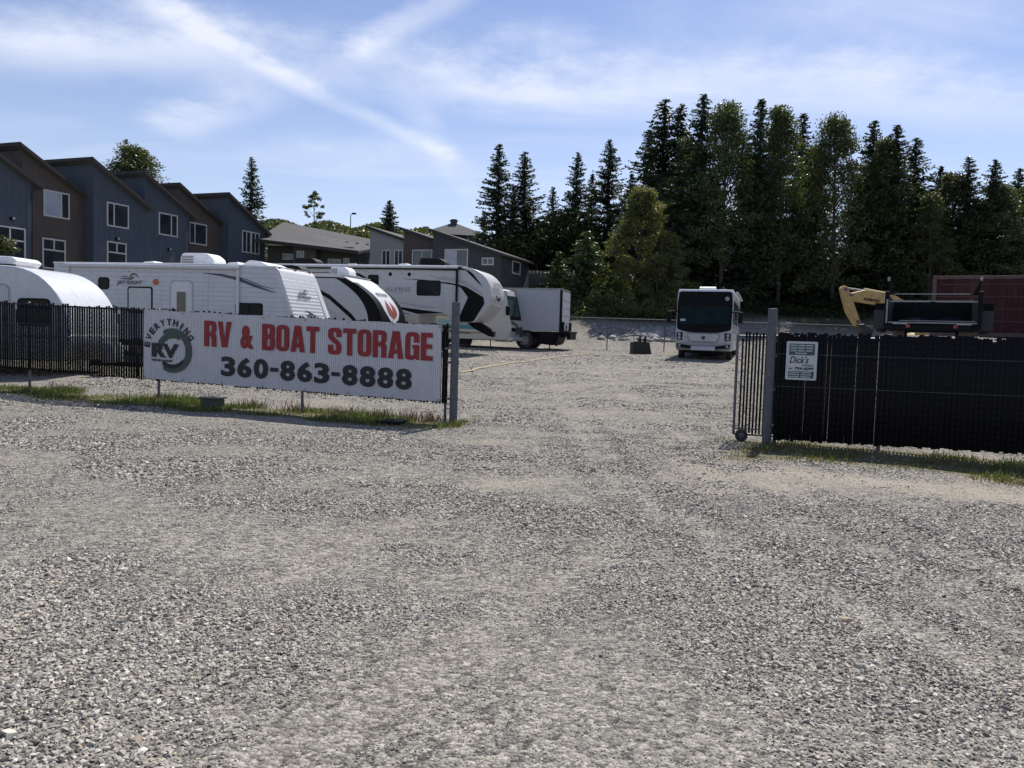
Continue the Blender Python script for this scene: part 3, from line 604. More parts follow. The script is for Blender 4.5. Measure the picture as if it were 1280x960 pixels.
# --- white fibreglass trailer with rounded nose
T = vroot('camper_trailer', 'small white camper trailer with a rounded bullnose and roof rack unit', 'trailer', 84, 18.6, 2, 2.25); T.location.z -= .18
Lt = 5.2; W2 = 1.12
prof = [(-Lt, .55), (-.25, .55), (.0, .85), (.02, 1.15)]
for i in range(13): t = R(90*i/12); prof.append((-1.55+1.57*math.cos(t)**.9, 1.15+1.62*math.sin(t)))
prof += [(-Lt+.5, 2.77), (-Lt, 2.4)]
mk('body', MB().prism(prof, -W2, W2, 'y'), mat('white_fibreglass', (.58, .59, .61), .3, var=.03, coat=.3, dirt=((.30, .29, .27), .30)), T, bevel=.05, smooth=True, seg=3)
d_ = plate('door', rr(-2.02, .8, -1.42, 2.30, .14), -W2, WHITE, T, .012); mk('door_seal', MB().prism(rr(-2.06, .76, -1.38, 2.34, .16), -W2-.004, -W2+.02), GREYP, T)
mk('handle', MB().box(-1.54, -1.47, -W2-.04, -W2, 1.45, 1.6), BLACKM, d_)
win(T, -1.18, 1.40, -.45, 1.98, -W2, GLASS, .10); win(T, -4.4, 1.4, -3.3, 2.0, -W2, GLASS, .1)
plate('graphic_stripe', rpoly([(-5.1, 1.2), (-.12, 1.16), (-.3, 1.06), (-5.1, 1.08)]), -W2, GREYP, T)
mk('wheel_arch', MB().prism(rr(-3.6, .45, -2.2, .92, .2), -W2-.02, -W2+.05), BLACKM, T); wheel('wheel', T, -2.6, -W2+.08, .33, .33); wheel('wheel', T, -3.3, -W2+.08, .33, .33)
mk('air_conditioner', MB().prism(rpoly([(-3.0, 2.80), (-1.72, 2.80), (-1.60, 2.92, .05), (-1.72, 3.02, .08), (-2.9, 3.05, .05), (-3.0, 2.95, .05)]), -.55, .45, 'y'), ROOFW, T, bevel=.05, smooth=True, seg=3)
mk('roof_rack', MB().tube((-3.2, -.75, 2.84), (-1.5, -.75, 2.80), .02).tube((-2.9, -.75, 2.72), (-2.9, -.75, 2.84), .02).tube((-1.8, -.75, 2.70), (-1.8, -.75, 2.82), .02), BLACKM, T)
mk('hitch', MB().prism([(-.1, .42), (1.2, .42), (1.2, .52), (-.1, .55)], -.06, .06, 'y').tube((1.1, 0, -.02), (1.1, 0, .75), .035), BLACKM, T)
mk('gas_bottle', MB().lathe([(.001, .5), (.15, .52), (.16, .6), (.16, .9), (.1, 1.0), (.001, 1.02)], (.45, -.18, 0), 'z', 16), WHITE, T, smooth=True); mk('gas_bottle', MB().lathe([(.001, .5), (.15, .52), (.16, .6), (.16, .9), (.1, 1.0), (.001, 1.02)], (.45, .18, 0), 'z', 16), WHITE, T, smooth=True)

# --- long white travel trailer with ribbed front
T = vroot('travel_trailer', 'long white travel trailer with bird logo and ribbed slanted front', 'trailer', 371, 25.0, 13, 2.44)
Lj = 9.1; W2 = 1.22; zt = 3.10
prof = [(-Lj, .6), (0, .6), (0, 1.15), (-.72, zt-.04, .18), (-3.0, zt), (-Lj, zt)]
mk('body', MB().prism(rpoly(prof), -W2, W2, 'y'), SIDING, T, bevel=.02)
mb = MB(); n = 15; zs = []   # ribbed front cladding
for i in range(n):
    t0, t1 = i/n, (i+1)/n
    def fp(t): return (-.02-.70*t, 1.17+(zt-.22-1.17)*t)
    a, c = fp(t0), fp(t1); nx_, nz_ = .94, .34; tm = t0+.75*(t1-t0); e = fp(tm)
    q = [(a[0]-.02, a[1]-.0), (a[0]+.012, a[1]), (e[0]+.06*nx_, e[1]+.06*nz_), (c[0]+.012, c[1]-.004), (c[0]-.02, c[1])]
    mb.prism(q, -W2+.02, W2-.10, 'y')
mk('front_cladding', mb, mat('ribbed_white_aluminium', (.66, .67, .69), .35, var=.04), T)
mk('front_corner_trim', MB().prism([(.02, 1.15), (-.70, zt-.20), (-.80, zt-.16), (-.06, 1.12)], -W2-.012, -W2+.03, 'y'), WHITE, T)
mk('front_side_panel', MB().prism([(.05, 1.17), (-.66, zt-.22), (-.74, zt-.22), (-.02, 1.17)], W2-.26, W2+.015, 'y'), WHITE, T)
mk('roof', MB().prism([(-Lj-.02, zt), (-3.0, zt+.0), (-.85, zt-.06), (-.80, zt-.01), (-3.0, zt+.055), (-Lj-.02, zt+.05)], -W2-.02, W2+.02, 'y'), ROOFW, T, bevel=.015)
mk('awning', MB().tube((-8.6, -W2-.08, zt-.05), (-2.05, -W2-.08, zt-.09), .065, n=12), WHITE, T, smooth=True)
for x in (-8.5, -2.1): mk('awning_arm', MB().box(x-.045, x+.045, -W2-.07, -W2, .9, zt-.06), WHITE, T)
ac_unit(T, -4.2, zt+.05, ROOFW, 1.3, .75, .42); vent(T, -6.0, -.2, zt+.05, ROOFW, .5, .13); vent(T, -6.6, .3, zt+.05, ROOFW, .4, .10); vent(T, -2.75, -.3, zt+.04, ROOFW, .45, .13); vent(T, -5.2, .2, zt+.05, ROOFW, .3, .08)
mk('roof_hump', MB().prism(rpoly([(-2.6, zt+.0), (-1.2, zt-.04), (-1.8, zt+.20, .1), (-2.2, zt+.24, .1)]), -.5, .9, 'y'), ROOFW, T, bevel=.05, smooth=True)
win(T, -6.15, 1.55, -5.30, 2.32, -W2, GLASSR, .06, .05); win(T, -2.15, 1.32, -1.28, 1.86, -W2, GLASS, .06, .05)
mk('window_bar', MB().box(-1.74, -1.70, -W2-.03, -W2, 1.30, 1.88), BLACKM, T)
win(T, -7.3, 2.3, -6.95, 2.62, -W2, GLASS, .08, .04)
dr = mk('door', MB().prism(rr(-4.55, .72, -3.78, 2.55, .12), -W2-.018, -W2+.01, 'y'), WHITE, T); mk('door_seal', MB().prism(rr(-4.60, .68, -3.73, 2.60, .14), -W2-.008, -W2+.01, 'y'), GREYP, T)
win(dr, -4.33, 1.50, -4.00, 2.22, -W2-.012, mat('olive_glass', (.06, .065, .05), .1), .03, .03, 'door_window', WHITE); mk('handle', MB().box(-4.50, -4.42, -W2-.05, -W2, 1.5, 1.68), BLACKM, dr)
lp = mk('porch_light', MB().lathe([(.10, 0), (.10, -.04), (.06, -.07), (.001, -.08)], (-5.12, -W2, 2.53), 'y', 14), ORANGE, T, smooth=True)
mk('lamp_bezel', MB().box(-5.22, -5.02, -W2-.03, -W2, 2.55, 2.66), WHITE, lp)
VS = Matrix.Translation((0, -W2-.012, 0)) @ SIDE
lettering('lettering', 'JAY FLIGHT', -6.62, -5.62, 2.40, 2.56, TEXTG, T, VS, .03, .3)
def bird(parent, x, z, s, M, m):
    """bird in flight: outline wings, body and head dot"""
    w1 = [(-.55, .05), (-.30, .16), (-.05, .15), (.05, .10), (-.05, .125), (-.30, .12)]; w2 = [(.02, .0), (.10, .22), (.22, .30), (.38, .26), (.52, .08), (.34, .20), (.22, .22), (.14, .16)]
    bd = [(-.5, .02), (-.2, .07), (.05, .05), (.2, .12), (.3, .10), (.12, -.02), (-.1, .0)]
    for i, w_ in enumerate((w1, w2, bd)):
        me = poly_mesh([[(x+p[0]*s, z+p[1]*s) for p in w_]]); me.transform(M @ Matrix.Translation((0, 0, .001*i))); link('bird_logo', me, m, parent)
    me = poly_mesh([[(x+.02*s+.028*s*math.cos(t), z+.36*s+.028*s*math.sin(t)) for t in np.linspace(0, 6.1, 12)]]); me.transform(M); link('bird_logo', me, m, parent)
bird(T, -6.15, 2.60, .72, VS, TEXTG)
swoosh(T, [(-3.4, 2.84, .004), (-2.7, 2.78, .04), (-2.1, 2.66, .055), (-1.5, 2.45, .05), (-1.0, 2.30, .02), (-.75, 2.26, .003)], -W2)
swoosh(T, [(-2.3, 2.78, .003), (-1.8, 2.65, .014), (-1.3, 2.46, .016), (-.85, 2.36, .004)], -W2)
swoosh(T, [(-7.4, 1.95, .004), (-6.9, 1.75, .03), (-6.3, 1.58, .03), (-5.6, 1.50, .004)], -W2)
for i in range(3): plate('small_lettering', rr(-5.02+i*.12, 1.62, -4.94+i*.12, 1.67, .01), -W2, TEXTG, T)
ang = math.atan2(.70, zt-.22-1.17)
FM = Matrix.Translation((.045, 0, 1.17)) @ Matrix.Rotation(-ang, 4, 'Y') @ Matrix.Translation((.03, 0, 0)) @ FRONT
lettering('lettering', 'JAY FLIGHT', -.65, .30, .98, 1.11, TEXTG, T, FM, .03, .3); bird(T, -.15, 1.14, .70, FM, TEXTG)
me = poly_mesh([[(-.45, .62), (-.02, .50), (.35, .38), (-.10, .44), (-.45, .34), (-.25, .46)]]); me.transform(FM); link('arrow_logo', me, NAVY, T)
mk('number_plate', MB().box(.05, .06, .3, .6, .7, .85), WHITE, T)
wheel('wheel', T, -5.0, -W2+.12, .36, .36); wheel('wheel', T, -5.85, -W2+.12, .36, .36)
mk('skirt', MB().box(-Lj+.1, -.1, -W2+.06, W2-.06, .42, .6), BLACKM, T); mk('hitch', MB().prism([(0, .4), (1.3, .4), (1.3, .5), (0, .58)], -.06, .06, 'y').tube((1.2, 0, -.02), (1.2, 0, .8), .035), BLACKM, T)
mk('gas_bottle', MB().lathe([(.001, .5), (.15, .52), (.16, .6), (.16, .9), (.1, 1.0), (.001, 1.02)], (.4, 0, 0), 'z', 16), WHITE, T, smooth=True)

for y in (-1.0, 0, 1.0): mk('clearance_light', MB().box(-.80, -.74, y-.05, y+.05, zt-.06, zt-.02), ORANGE, T)
for x in (-7.6, -3.2): plate('panel_seam', [(x, .62), (x+.012, .62), (x+.012, zt-.1), (x, zt-.1)], -W2, GREYP, T, .003)
mk('belt_trim', MB().box(-Lj, -.05, -W2-.012, -W2+.01, 1.08, 1.12), GREYP, T)

# --- trailer with black and white curved cap and shield
T = vroot('travel_trailer', 'white travel trailer with black curved front cap and red shield', 'trailer', 476, 30.2, 14, 2.44)
Lr = 9.0; zt = 3.14
def capx(z):  # nose curve
    t = min(1, max(0, (z-1.0)/(zt-1.0))); return -1.80*t**2.6-.02
zs = [1.0+(zt-1.0)*i/14 for i in range(15)]
mk('body', MB().prism([(-Lr, .6), (-.05, .6), (-.05, 1.0)]+[(capx(z)-.04, z) for z in zs]+[(-Lr, zt)], -W2, W2, 'y'), mat('light_grey_gelcoat', (.36, .37, .39), .35, var=.04, coat=.2), T, bevel=.03, smooth=True)
def cap_strip(name, ya, yb, m, off, za=0, zb=14):
    """curved strip over the nose between two lateral curves ya(t), yb(t)"""
    vs = []; fs = []
    for i in range(za, zb+1):
        z = zs[i]; t = i/14
        for e in (off, off-.03):
            vs += [(capx(z)+e, ya(t), z+e*.5), (capx(z)+e, yb(t), z+e*.5)]
    k = zb-za
    for i in range(k):
        a = i*4; fs += [(a, a+4, a+5, a+1), (a+2, a+3, a+7, a+6), (a, a+2, a+6, a+4), (a+1, a+5, a+7, a+3)]
    fs += [(0, 1, 3, 2), (k*4, k*4+2, k*4+3, k*4+1)]
    return mk(name, MB().add(vs, fs), m, T, smooth=True)
cap_strip('front_cap', lambda t: -W2-.012, lambda t: W2+.012, BLACKG, .015, 0, 12)
cap_strip('roof_cap', lambda t: -W2-.014+.26*(1-t)*0, lambda t: W2+.014, WHITE, .012, 12, 14)
def hw(t): return .74*min(1, max(.0, (t-.10)/.28))**.6+.30*max(0, (t-.55)/.45)
cap_strip('white_shield_panel', lambda t: -hw(t), lambda t: hw(t), WHITE, .030, 2, 12)
SM = mat('shield_red', (.20, .05, .035), .4)
cap_strip('shield', lambda t: -.46*math.sin(math.pi*min(1, max(0, (t-.22)/.36))**.8)**.7-.001, lambda t: .46*math.sin(math.pi*min(1, max(0, (t-.22)/.36))**.8)**.7+.001, SM, .040, 3, 8)
cap_strip('shield_tip', lambda t: -.16*max(.02, (t-.35)/.2), lambda t: .16*max(.02, (t-.35)/.2), WHITE, .048, 5, 8)
zc = zs[9]; al = math.atan2(capx(zs[9])-capx(zs[10]), zs[10]-zs[9])
RM = Matrix.Translation((capx(zc)+.075, 0, zc+.02)) @ Matrix.Rotation(-al, 4, 'Y') @ FRONT
lettering('lettering', 'REFLECTION', -.50, .50, -.02, .16, TEXTG, T, RM, .02)
plate('front_edge', [(capx(z)-.55+.1*i/14, z) for i, z in enumerate(zs[:14])]+[(capx(z)-.03, z) for z in zs[:14][::-1]], -W2, BLACKG, T, .012)
swoosh(T, [(-4.2, 3.05, .004), (-3.2, 2.75, .05), (-2.2, 2.25, .09), (-1.3, 1.55, .10), (-.75, 1.0, .05)], -W2, BLACKG)
swoosh(T, [(-4.2, 2.7, .004), (-3.2, 2.40, .03), (-2.4, 1.95, .05), (-1.5, 1.2, .04)], -W2, GREYP)
swoosh(T, [(-3.2, 2.15, .004), (-2.6, 1.8, .012), (-1.8, 1.0, .012)], -W2, GREYP)
win(T, -4.85, 1.55, -4.45, 2.45, -W2, GLASS, .08); mk('roof_trim', MB().prism([(-Lr, zt-.03), (-1.75, zt-.12), (-1.6, zt-.02), (-2.1, zt+.03), (-Lr, zt+.03)], -W2-.015, W2+.015, 'y'), WHITE, T, bevel=.01)
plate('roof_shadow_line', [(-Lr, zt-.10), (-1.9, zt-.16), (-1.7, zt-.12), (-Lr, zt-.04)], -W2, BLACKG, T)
ac_unit(T, -2.25, zt+.03, ROOFW, .85, .65, .33); ac_unit(T, -4.35, zt+.03, BLACKM, 1.0, .7, .36)
wheel('wheel', T, -5.0, -W2+.12, .36, .36); wheel('wheel', T, -5.85, -W2+.12, .36, .36); mk('skirt', MB().box(-Lr+.1, -.1, -W2+.06, W2-.06, .42, .6), BLACKM, T)
mk('hitch', MB().prism([(0, .4), (1.3, .4), (1.3, .5), (0, .58)], -.06, .06, 'y').tube((1.2, 0, -.02), (1.2, 0, .8), .035), BLACKM, T)

# --- fifth wheel
T = vroot('fifth_wheel_trailer', 'tall white and black fifth-wheel trailer with raised overhanging nose', 'trailer', 609, 34.6, 13, 2.44)
La = 12.2; zt = 3.85
ALP = mat('pale_grey_gelcoat', (.44, .445, .455), .35, var=.03, coat=.1, dirt=((.28, .27, .26), .28))
nose = rpoly([(-2.6, 1.42), (-.66, 1.42, .15), (.10, 2.25, .55), (.02, 3.15, .5), (-.55, 3.72, .5), (-1.35, zt, .2)], 6)
mk('body', MB().prism([(-La, .75), (-3.3, .75), (-3.2, 1.72), (-2.0, 1.72), (-1.55, 1.40)]+nose[1:]+[(-La, zt)], -W2, W2, 'y'), ALP, T, bevel=.05, smooth=True, seg=3)
yb_ = -W2
plate('nose_black_band', rpoly([(-1.45, 1.43), (-.98, 2.5), (-1.35, 2.98, .2), (-2.6, 3.18), (-1.9, 3.14), (-1.1, 2.98, .2), (-.28, 2.52), (-.22, 2.25, .1), (-.68, 1.5), (-.80, 1.43)]), yb_, BLACKG, T, .012)
plate('nose_grey_band', rpoly([(-2.5, 3.28), (-1.3, 3.12, .2), (-.30, 2.62), (-.34, 2.74, .1), (-1.2, 3.26, .2), (-2.2, 3.42)]), yb_, GREYP, T, .010)
plate('nose_black_cap', rpoly([(-1.62, 3.74), (-1.1, 3.66), (-.35, 2.98), (-.42, 3.10, .1), (-.85, 3.62, .2), (-1.45, 3.82)]), yb_, BLACKG, T, .012)
swoosh(T, [(-3.2, 3.45, .004), (-2.6, 3.40, .03), (-2.0, 3.30, .035), (-1.5, 3.2, .004)], yb_, GREYP); swoosh(T, [(-4.0, 3.28, .004), (-3.0, 3.22, .022), (-2.3, 3.14, .03), (-1.9, 3.08, .004)], yb_, BLACKG)
swoosh(T, [(-7.0, 3.66, .004), (-6.1, 3.42, .06), (-5.4, 3.06, .05), (-4.9, 2.66, .004)], yb_, BLACKG); swoosh(T, [(-6.4, 3.72, .004), (-5.7, 3.56, .03), (-5.0, 3.2, .004)], yb_, GREYP)
swoosh(T, [(-5.2, 2.36, .01), (-4.0, 2.20, .04), (-3.1, 2.06, .06), (-2.2, 2.04, .004)], yb_, GREYP); swoosh(T, [(-5.4, 2.12, .004), (-4.4, 2.02, .03), (-3.3, 1.83, .10), (-2.1, 1.80, .01)], yb_, BLACKG)
swoosh(T, [(-5.2, 1.92, .004), (-4.4, 1.80, .03), (-3.6, 1.72, .01)], yb_, BLACKG); swoosh(T, [(-5.2, 2.54, .002), (-4.2, 2.38, .012), (-3.2, 2.24, .004)], yb_, GREYP)
win(T, -3.32, 2.58, -2.28, 3.18, yb_, GLASS, .08, .04); win(T, -5.65, 2.85, -5.2, 3.40, yb_, GLASS, .05, .03)
for x in (-4.62, -3.72): mk('porthole', MB().lathe([(.001, -.02), (.075, -.02), (.085, 0)], (x, yb_, 3.47), 'y', 16), BLACKG, T)
VS = Matrix.Translation((0, yb_-.012, 0)) @ SIDE
lettering('lettering', 'ALPINE', -4.85, -3.62, 2.70, 2.90, mat('silver_grey_lettering', (.22, .23, .25), .4), T, VS, .0); plate('lettering_rule', [(-4.4, 2.645), (-4.0, 2.645), (-4.0, 2.665), (-4.4, 2.665)], yb_, GREYP, T)
AM = Matrix.Translation((.10, 0, 3.0)) @ Matrix.Rotation(R(-16), 4, 'Y') @ FRONT
lettering('lettering', 'ALPINE', -.85, .55, .0, .22, mat('silver_grey_lettering', (.2, .2, .2)), T, AM, .01)
mk('nose_emblem', MB().prism(rpoly([(-.45, 2.66), (0, 2.50), (.35, 2.62), (.30, 2.50), (.05, 2.40), (-.2, 2.50)]), .085, .11, 'x'), BLACKG, T)
mk('nose_lower_panel', MB().prism([(-.62, 1.47), (.03, 2.20), (.0, 2.22), (-.70, 1.47)], -.75, .75, 'y'), CREAM, T)
for z0, z1, x0, x1 in ((.95, 1.46, -6.9, -5.65), (.95, 1.46, -5.45, -4.45)): mk('storage_door', MB().prism(rr(x0, z0, x1, z1, .08), yb_-.012, yb_+.01, 'y'), CREAM, T); mk('storage_door_seal', MB().prism(rr(x0-.04, z0-.04, x1+.04, z1+.04, .1), yb_-.005, yb_+.01, 'y'), BLACKM, T)
mk('lower_panel', MB().prism([(-4.3, .8), (-3.32, .8), (-3.22, 1.70), (-4.3, 1.66)], yb_-.006, yb_+.3, 'y'), mat('beige_panel', (.40, .36, .31), .5), T)
mk('roof_edge', MB().prism([(-La-.02, zt-.02), (-1.45, zt-.02), (-1.30, zt+.03), (-La-.02, zt+.05)], -W2-.03, W2+.03, 'y'), ROOFW, T, bevel=.01)
mk('awning_rail', MB().box(-9.3, -1.45, -W2-.10, -W2, zt-.17, zt-.09), BLACKM, T, bevel=.01); mk('awning', MB().tube((-9.3, -W2-.12, zt-.06), (-1.45, -W2-.12, zt-.06), .055, n=12), WHITE, T, smooth=True)
mk('awning_arm', MB().box(-1.52, -1.44, -W2-.13, -W2-.05, 1.7, zt-.12), BLACKM, T)
ac_unit(T, -2.95, zt+.04, BLACKM, 1.25, .8, .40); ac_unit(T, -9.2, zt+.04, BLACKM, 1.15, .8, .36)
vent(T, -4.4, 0, zt+.04, ROOFW, .5, .16); vent(T, -6.9, -.2, zt+.04, ROOFW, .4, .12); mk('roof_antenna', MB().tube((-6.6, -.3, zt), (-6.6, -.3, zt+.22), .03).box(-6.85, -6.35, -.34, -.26, zt+.18, zt+.24), BLACKM, T)
pn = mk('king_pin', MB().prism([(-1.35, 1.45), (-.75, 1.45), (-.05, 1.05), (-.05, .82), (-.25, .82), (-.95, 1.15)], -.22, .22, 'y').tube((-.14, 0, .78), (-.14, 0, 1.0), .06), BLACKM, T, bevel=.02)
for y in (-.9, .9): mk('landing_leg', MB().box(-2.85, -2.70, y-.07, y+.07, .12, 1.0).box(-2.93, -2.62, y-.14, y+.14, .0, .12), BLACKM, T)
for x in (-8.0, -8.9): wheel('wheel', T, x, -W2+.12, .40, .40)

mk('slide_out', MB().box(-8.6, -6.6, -W2-.06, -W2+.02, 1.55, 3.45), ALP, T, bevel=.02); mk('slide_out_seal', MB().box(-8.66, -6.54, -W2-.02, -W2+.01, 1.49, 3.51), BLACKM, T)
for x in (-5.85, -2.12): plate('panel_seam', [(x, 1.75), (x+.015, 1.75), (x+.015, zt-.2), (x, zt-.2)], yb_, GREYP, T, .003)

# --- motorhome with teal stripes
T = vroot('motorhome', 'cream class A motorhome with teal stripes parked behind the fifth wheel', 'motorhome', 635, 40.6, 24, 2.5)
Lm = 10.2; W2 = 1.25; zt = 3.1
prof = rpoly([(-Lm, .42), (-.1, .42, .1), (.08, 1.0, .2), (.0, 1.55, .1), (-.28, 2.85, .25), (-.55, zt, .2), (-Lm, zt)])
mk('body', MB().prism(prof, -W2, W2, 'y'), CREAM, T, bevel=.08, smooth=True, seg=3)
TQ = mat('teal_stripe', (.03, .20, .25), .35); TQ2 = mat('pale_teal_stripe', (.22, .38, .38), .35)
plate('teal_stripe', rpoly([(-Lm+.2, 1.22), (-1.35, 1.22), (-1.22, 1.10, .1), (-1.6, .98), (-Lm+.2, .98)]), -W2, TQ, T); plate('pale_teal_stripe', rpoly([(-Lm+.2, 1.46), (-1.75, 1.46), (-1.42, 1.27), (-Lm+.2, 1.27)]), -W2, TQ2, T)
plate('cream_stripe', rpoly([(-Lm+.2, 1.72), (-2.2, 1.72, .2), (-1.8, 1.52), (-Lm+.2, 1.52)]), -W2, mat('yellow_stripe', (.5, .46, .25), .4), T); plate('brown_stripe', [(-Lm+.2, .86), (-1.3, .84), (-1.3, .78), (-Lm+.2, .78)], -W2, mat('brown_stripe', (.25, .17, .08), .4), T)
[plate('script_mark', rr(-2.8+k*.13, 1.56+.02*(k % 2), -2.70+k*.13, 1.66+.03*(k % 3), .03), -W2, TEXTG, T, .012) for k in range(5)]
win(T, -1.55, 1.85, -.75, 2.75, -W2, GLASSG, .08, .04); win(T, -4.6, 1.95, -3.4, 2.6, -W2, GLASS, .08, .04)
ws_ = mk('windscreen', MB().prism([(-.02, 1.66), (.03, 1.66), (-.22, 2.72), (-.27, 2.72)], -1.16, 1.16, 'y'), GLASSG, T, bevel=.02)
mk('windscreen_pillar', MB().prism([(.0, 1.64), (.045, 1.64), (-.21, 2.74), (-.26, 2.74)], -.03, .03, 'y'), BLACKM, ws_); mk('wiper', MB().tube((.06, -.9, 1.68), (-.10, -.35, 2.3), .012).tube((.06, .3, 1.68), (-.1, .85, 2.3), .012), BLACKM, ws_)
mk('windscreen_surround', MB().prism([(-.03, 1.50), (.045, 1.50), (.02, 1.68), (-.05, 1.68)], -1.2, 1.2, 'y'), BLACKM, T); mk('brow', MB().prism([(-.30, 2.72), (-.16, 2.72), (-.30, 3.0), (-.42, 3.0)], -1.2, 1.2, 'y'), GREYP, T, bevel=.03)
gr_ = mk('grille', MB().box(.06, .10, -.55, .55, .78, 1.18), BLACKM, T)
for i in range(4): mk('grille_bar', MB().box(.09, .13, -.55, .55, .82+i*.1, .87+i*.1), RIM, gr_)
for s in (-1, 1):
    mk('headlamp', MB().prism(rr(s*.92-.22, .92, s*.92+.22, 1.10, .06), .05, .11, 'x'), GLASS, T); plate_ = mk('front_swoosh', MB().prism([(s*.35, 1.25), (s*1.15, 1.45), (s*1.15, 1.33), (s*.45, 1.19)], .05, .10, 'x'), TEXTG, T)
    mk('side_mirror', MB().prism(rr(-.15, 1.75, .02, 2.2, .05), s*1.42-.08, s*1.42+.08, 'y').box(-.1, -.04, min(s*1.2, s*1.42), max(s*1.2, s*1.42), 1.72, 1.78), BLACKM, T, bevel=.02)
mk('bumper', MB().prism(rpoly([(-.2, .40), (.14, .42, .06), (.16, .62, .06), (-.2, .66)]), -1.22, 1.22, 'y'), CREAM, T, bevel=.03)
mk('storage_door', MB().prism(rr(-2.9, .48, -1.4, .74, .04), -W2-.01, -W2+.01, 'y'), CREAM, T); mk('wheel_arch', MB().prism(rr(-3.15, .2, -2.15, .85, .3), -W2-.006, -W2+.1, 'y'), BLACKM, T); wheel('wheel', T, -2.65, -W2+.14, .42, .42); wheel('wheel', T, -7.0, -W2+.14, .42, .42)
ac_unit(T, -2.2, zt, ROOFW, .9, .7, .28); mk('marker_light', MB().box(-.40, -.30, -.1, .1, zt-.08, zt-.02), ORANGE, T)

# --- grey box truck, rear end to the right (local +x is its rear)
T = vroot('box_truck', 'grey box truck with plain box body and closed rear door', 'truck', 699, 41.3, 14, 2.4)
BOXG = mat('grey_box_panel', (.34, .36, .40), .45, var=.04, dirt=((.3, .3, .3), .25)); W2 = 1.2
mk('box_body', MB().box(-5.2, 0, -W2, W2, .98, 3.15), BOXG, T, bevel=.02)
mk('corner_post', MB().box(-.10, .012, -W2-.02, -W2+.06, .95, 3.12), BLACKM, T); mk('corner_post', MB().box(-.10, .012, W2-.06, W2+.02, .95, 3.12), BLACKM, T); mk('roof_rail', MB().box(-5.2, .02, -W2-.03, W2+.03, 3.13, 3.19), RIM, T, bevel=.01)
dr = mk('rear_door', MB().box(0, .04, -W2+.10, W2-.10, 1.05, 3.02), mat('white_door', (.42, .44, .47), .4), T, bevel=.01)
for z in (1.4, 1.8, 2.2, 2.6): mk('door_groove', MB().box(.038, .046, -W2+.1, W2-.1, z, z+.015), GREYP, dr)
mk('door_latch', MB().box(.04, .09, -.05, .05, 1.12, 1.3), BLACKM, dr)
for y in (-W2+.12, W2-.12): mk('dock_buffer', MB().box(.0, .14, y-.1, y+.1, 1.0, 1.48), BLACKM, T, bevel=.02)
mk('rear_bumper', MB().box(-.1, .45, -W2, W2, .86, .98).box(.25, .45, -.9, .9, .55, .86), BLACKM, T, bevel=.01); mk('chassis', MB().box(-7.4, 0, -.5, .5, .66, .95), BLACKM, T)
wheel('wheel', T, -1.95, -W2+.16, .47, .46, .28); wheel('wheel', T, -1.95, W2-.16, .47, .46, .28); mk('wheel_shade_block', MB().prism(rpoly([(-1.2, .3), (-.3, .22, .2), (-.05, .9), (-1.2, .95)]), -W2+.1, W2-.1, 'y'), BLACKM, T)  # dark block stands in for deep shade around the second rear wheel
mk('mud_flap', MB().box(-.28, -.25, -W2, -W2+.5, .2, .95), BLACKM, T); mk('tank', MB().tube((-3.6, -.8, .62), (-2.7, -.8, .62), .28, n=16), GREYP, T, smooth=True)
cb = mk('cab', MB().prism(rpoly([(-7.3, .55), (-5.3, .55), (-5.3, 2.5), (-6.4, 2.55, .2), (-6.9, 1.7, .1), (-7.3, 1.5, .2)]), -1.05, 1.05, 'y'), WHITE, T, bevel=.05); mk('cab_window', MB().prism([(-6.7, 1.7), (-5.6, 1.7), (-5.6, 2.3), (-6.4, 2.3)], -1.07, -1.0, 'y'), GLASS, cb); wheel('wheel', T, -6.5, -W2+.2, .47, .46)

# --- class A motorhome facing the camera. local +x = forward
X = (842-640)/F*37.0; rb = math.atan2(-.947, -.30)
dirf = Vector((math.cos(rb), math.sin(rb))); lft = Vector((-dirf.y, dirf.x)); W2 = 1.27
P = Vector((X, 37.0))+lft*-0 ; rgt = -lft
P = Vector((X, 37.0)) + (lft if lft.x > 0 else rgt)*W2
T = thing('motorhome', 'white motorhome with a huge dark windscreen facing the gateway', 'motorhome', (P.x, P.y, tzf(P.x, P.y)), rb)
BW_ = mat('white_coach_paint', (.44, .44, .455), .35, var=.03, coat=.15, dirt=((.25, .24, .23), .3)); zt = 3.22; Lb = 9.6
mk('body', MB().prism(rpoly([(-Lb, .42), (-.22, .42, .08), (.0, .75, .25), (-.02, 1.55, .1), (-.16, 2.9, .2), (-.34, zt, .22), (-Lb, zt)]), -W2, W2, 'y'), BW_, T, bevel=.10, smooth=True, seg=3)
wl = rpoly([(-W2+.05, 1.40, .12), (-W2*.5, 1.26, .2), (W2*.5, 1.26, .2), (W2-.05, 1.40, .12), (W2-.03, 2.6, .1), (W2-.09, 3.16, .12), (-W2+.09, 3.16, .12), (-W2+.03, 2.6, .1)])
def fx(z): return .04 if z < 1.5 else .04-.125*(z-1.5)
def front_sheet(name, outline, m, off, th=.03, parent=T):
    n = len(outline); vs = [(fx(z)+off+ .0-.05*(abs(y)/W2)**3, y, z) for y, z in outline]+[(fx(z)+off-th-.05*(abs(y)/W2)**3, y, z) for y, z in outline]
    return mk(name, MB().add(vs, [tuple(range(n)), tuple(range(n, 2*n))[::-1]]+[(i, n+i, n+(i+1) % n, (i+1) % n) for i in range(n)]), m, parent)
ws_ = front_sheet('windscreen_surround', wl, BLACKG, .03)
front_sheet('windscreen', rpoly([(-W2+.16, 1.62, .1), (W2-.16, 1.62, .1), (W2-.15, 2.45, .08), (-W2+.15, 2.45, .08)]), mat('bus_glass', (.006, .014, .017), .07, spec=.10, var=.3, scale=1.2), .040, .02, ws_)
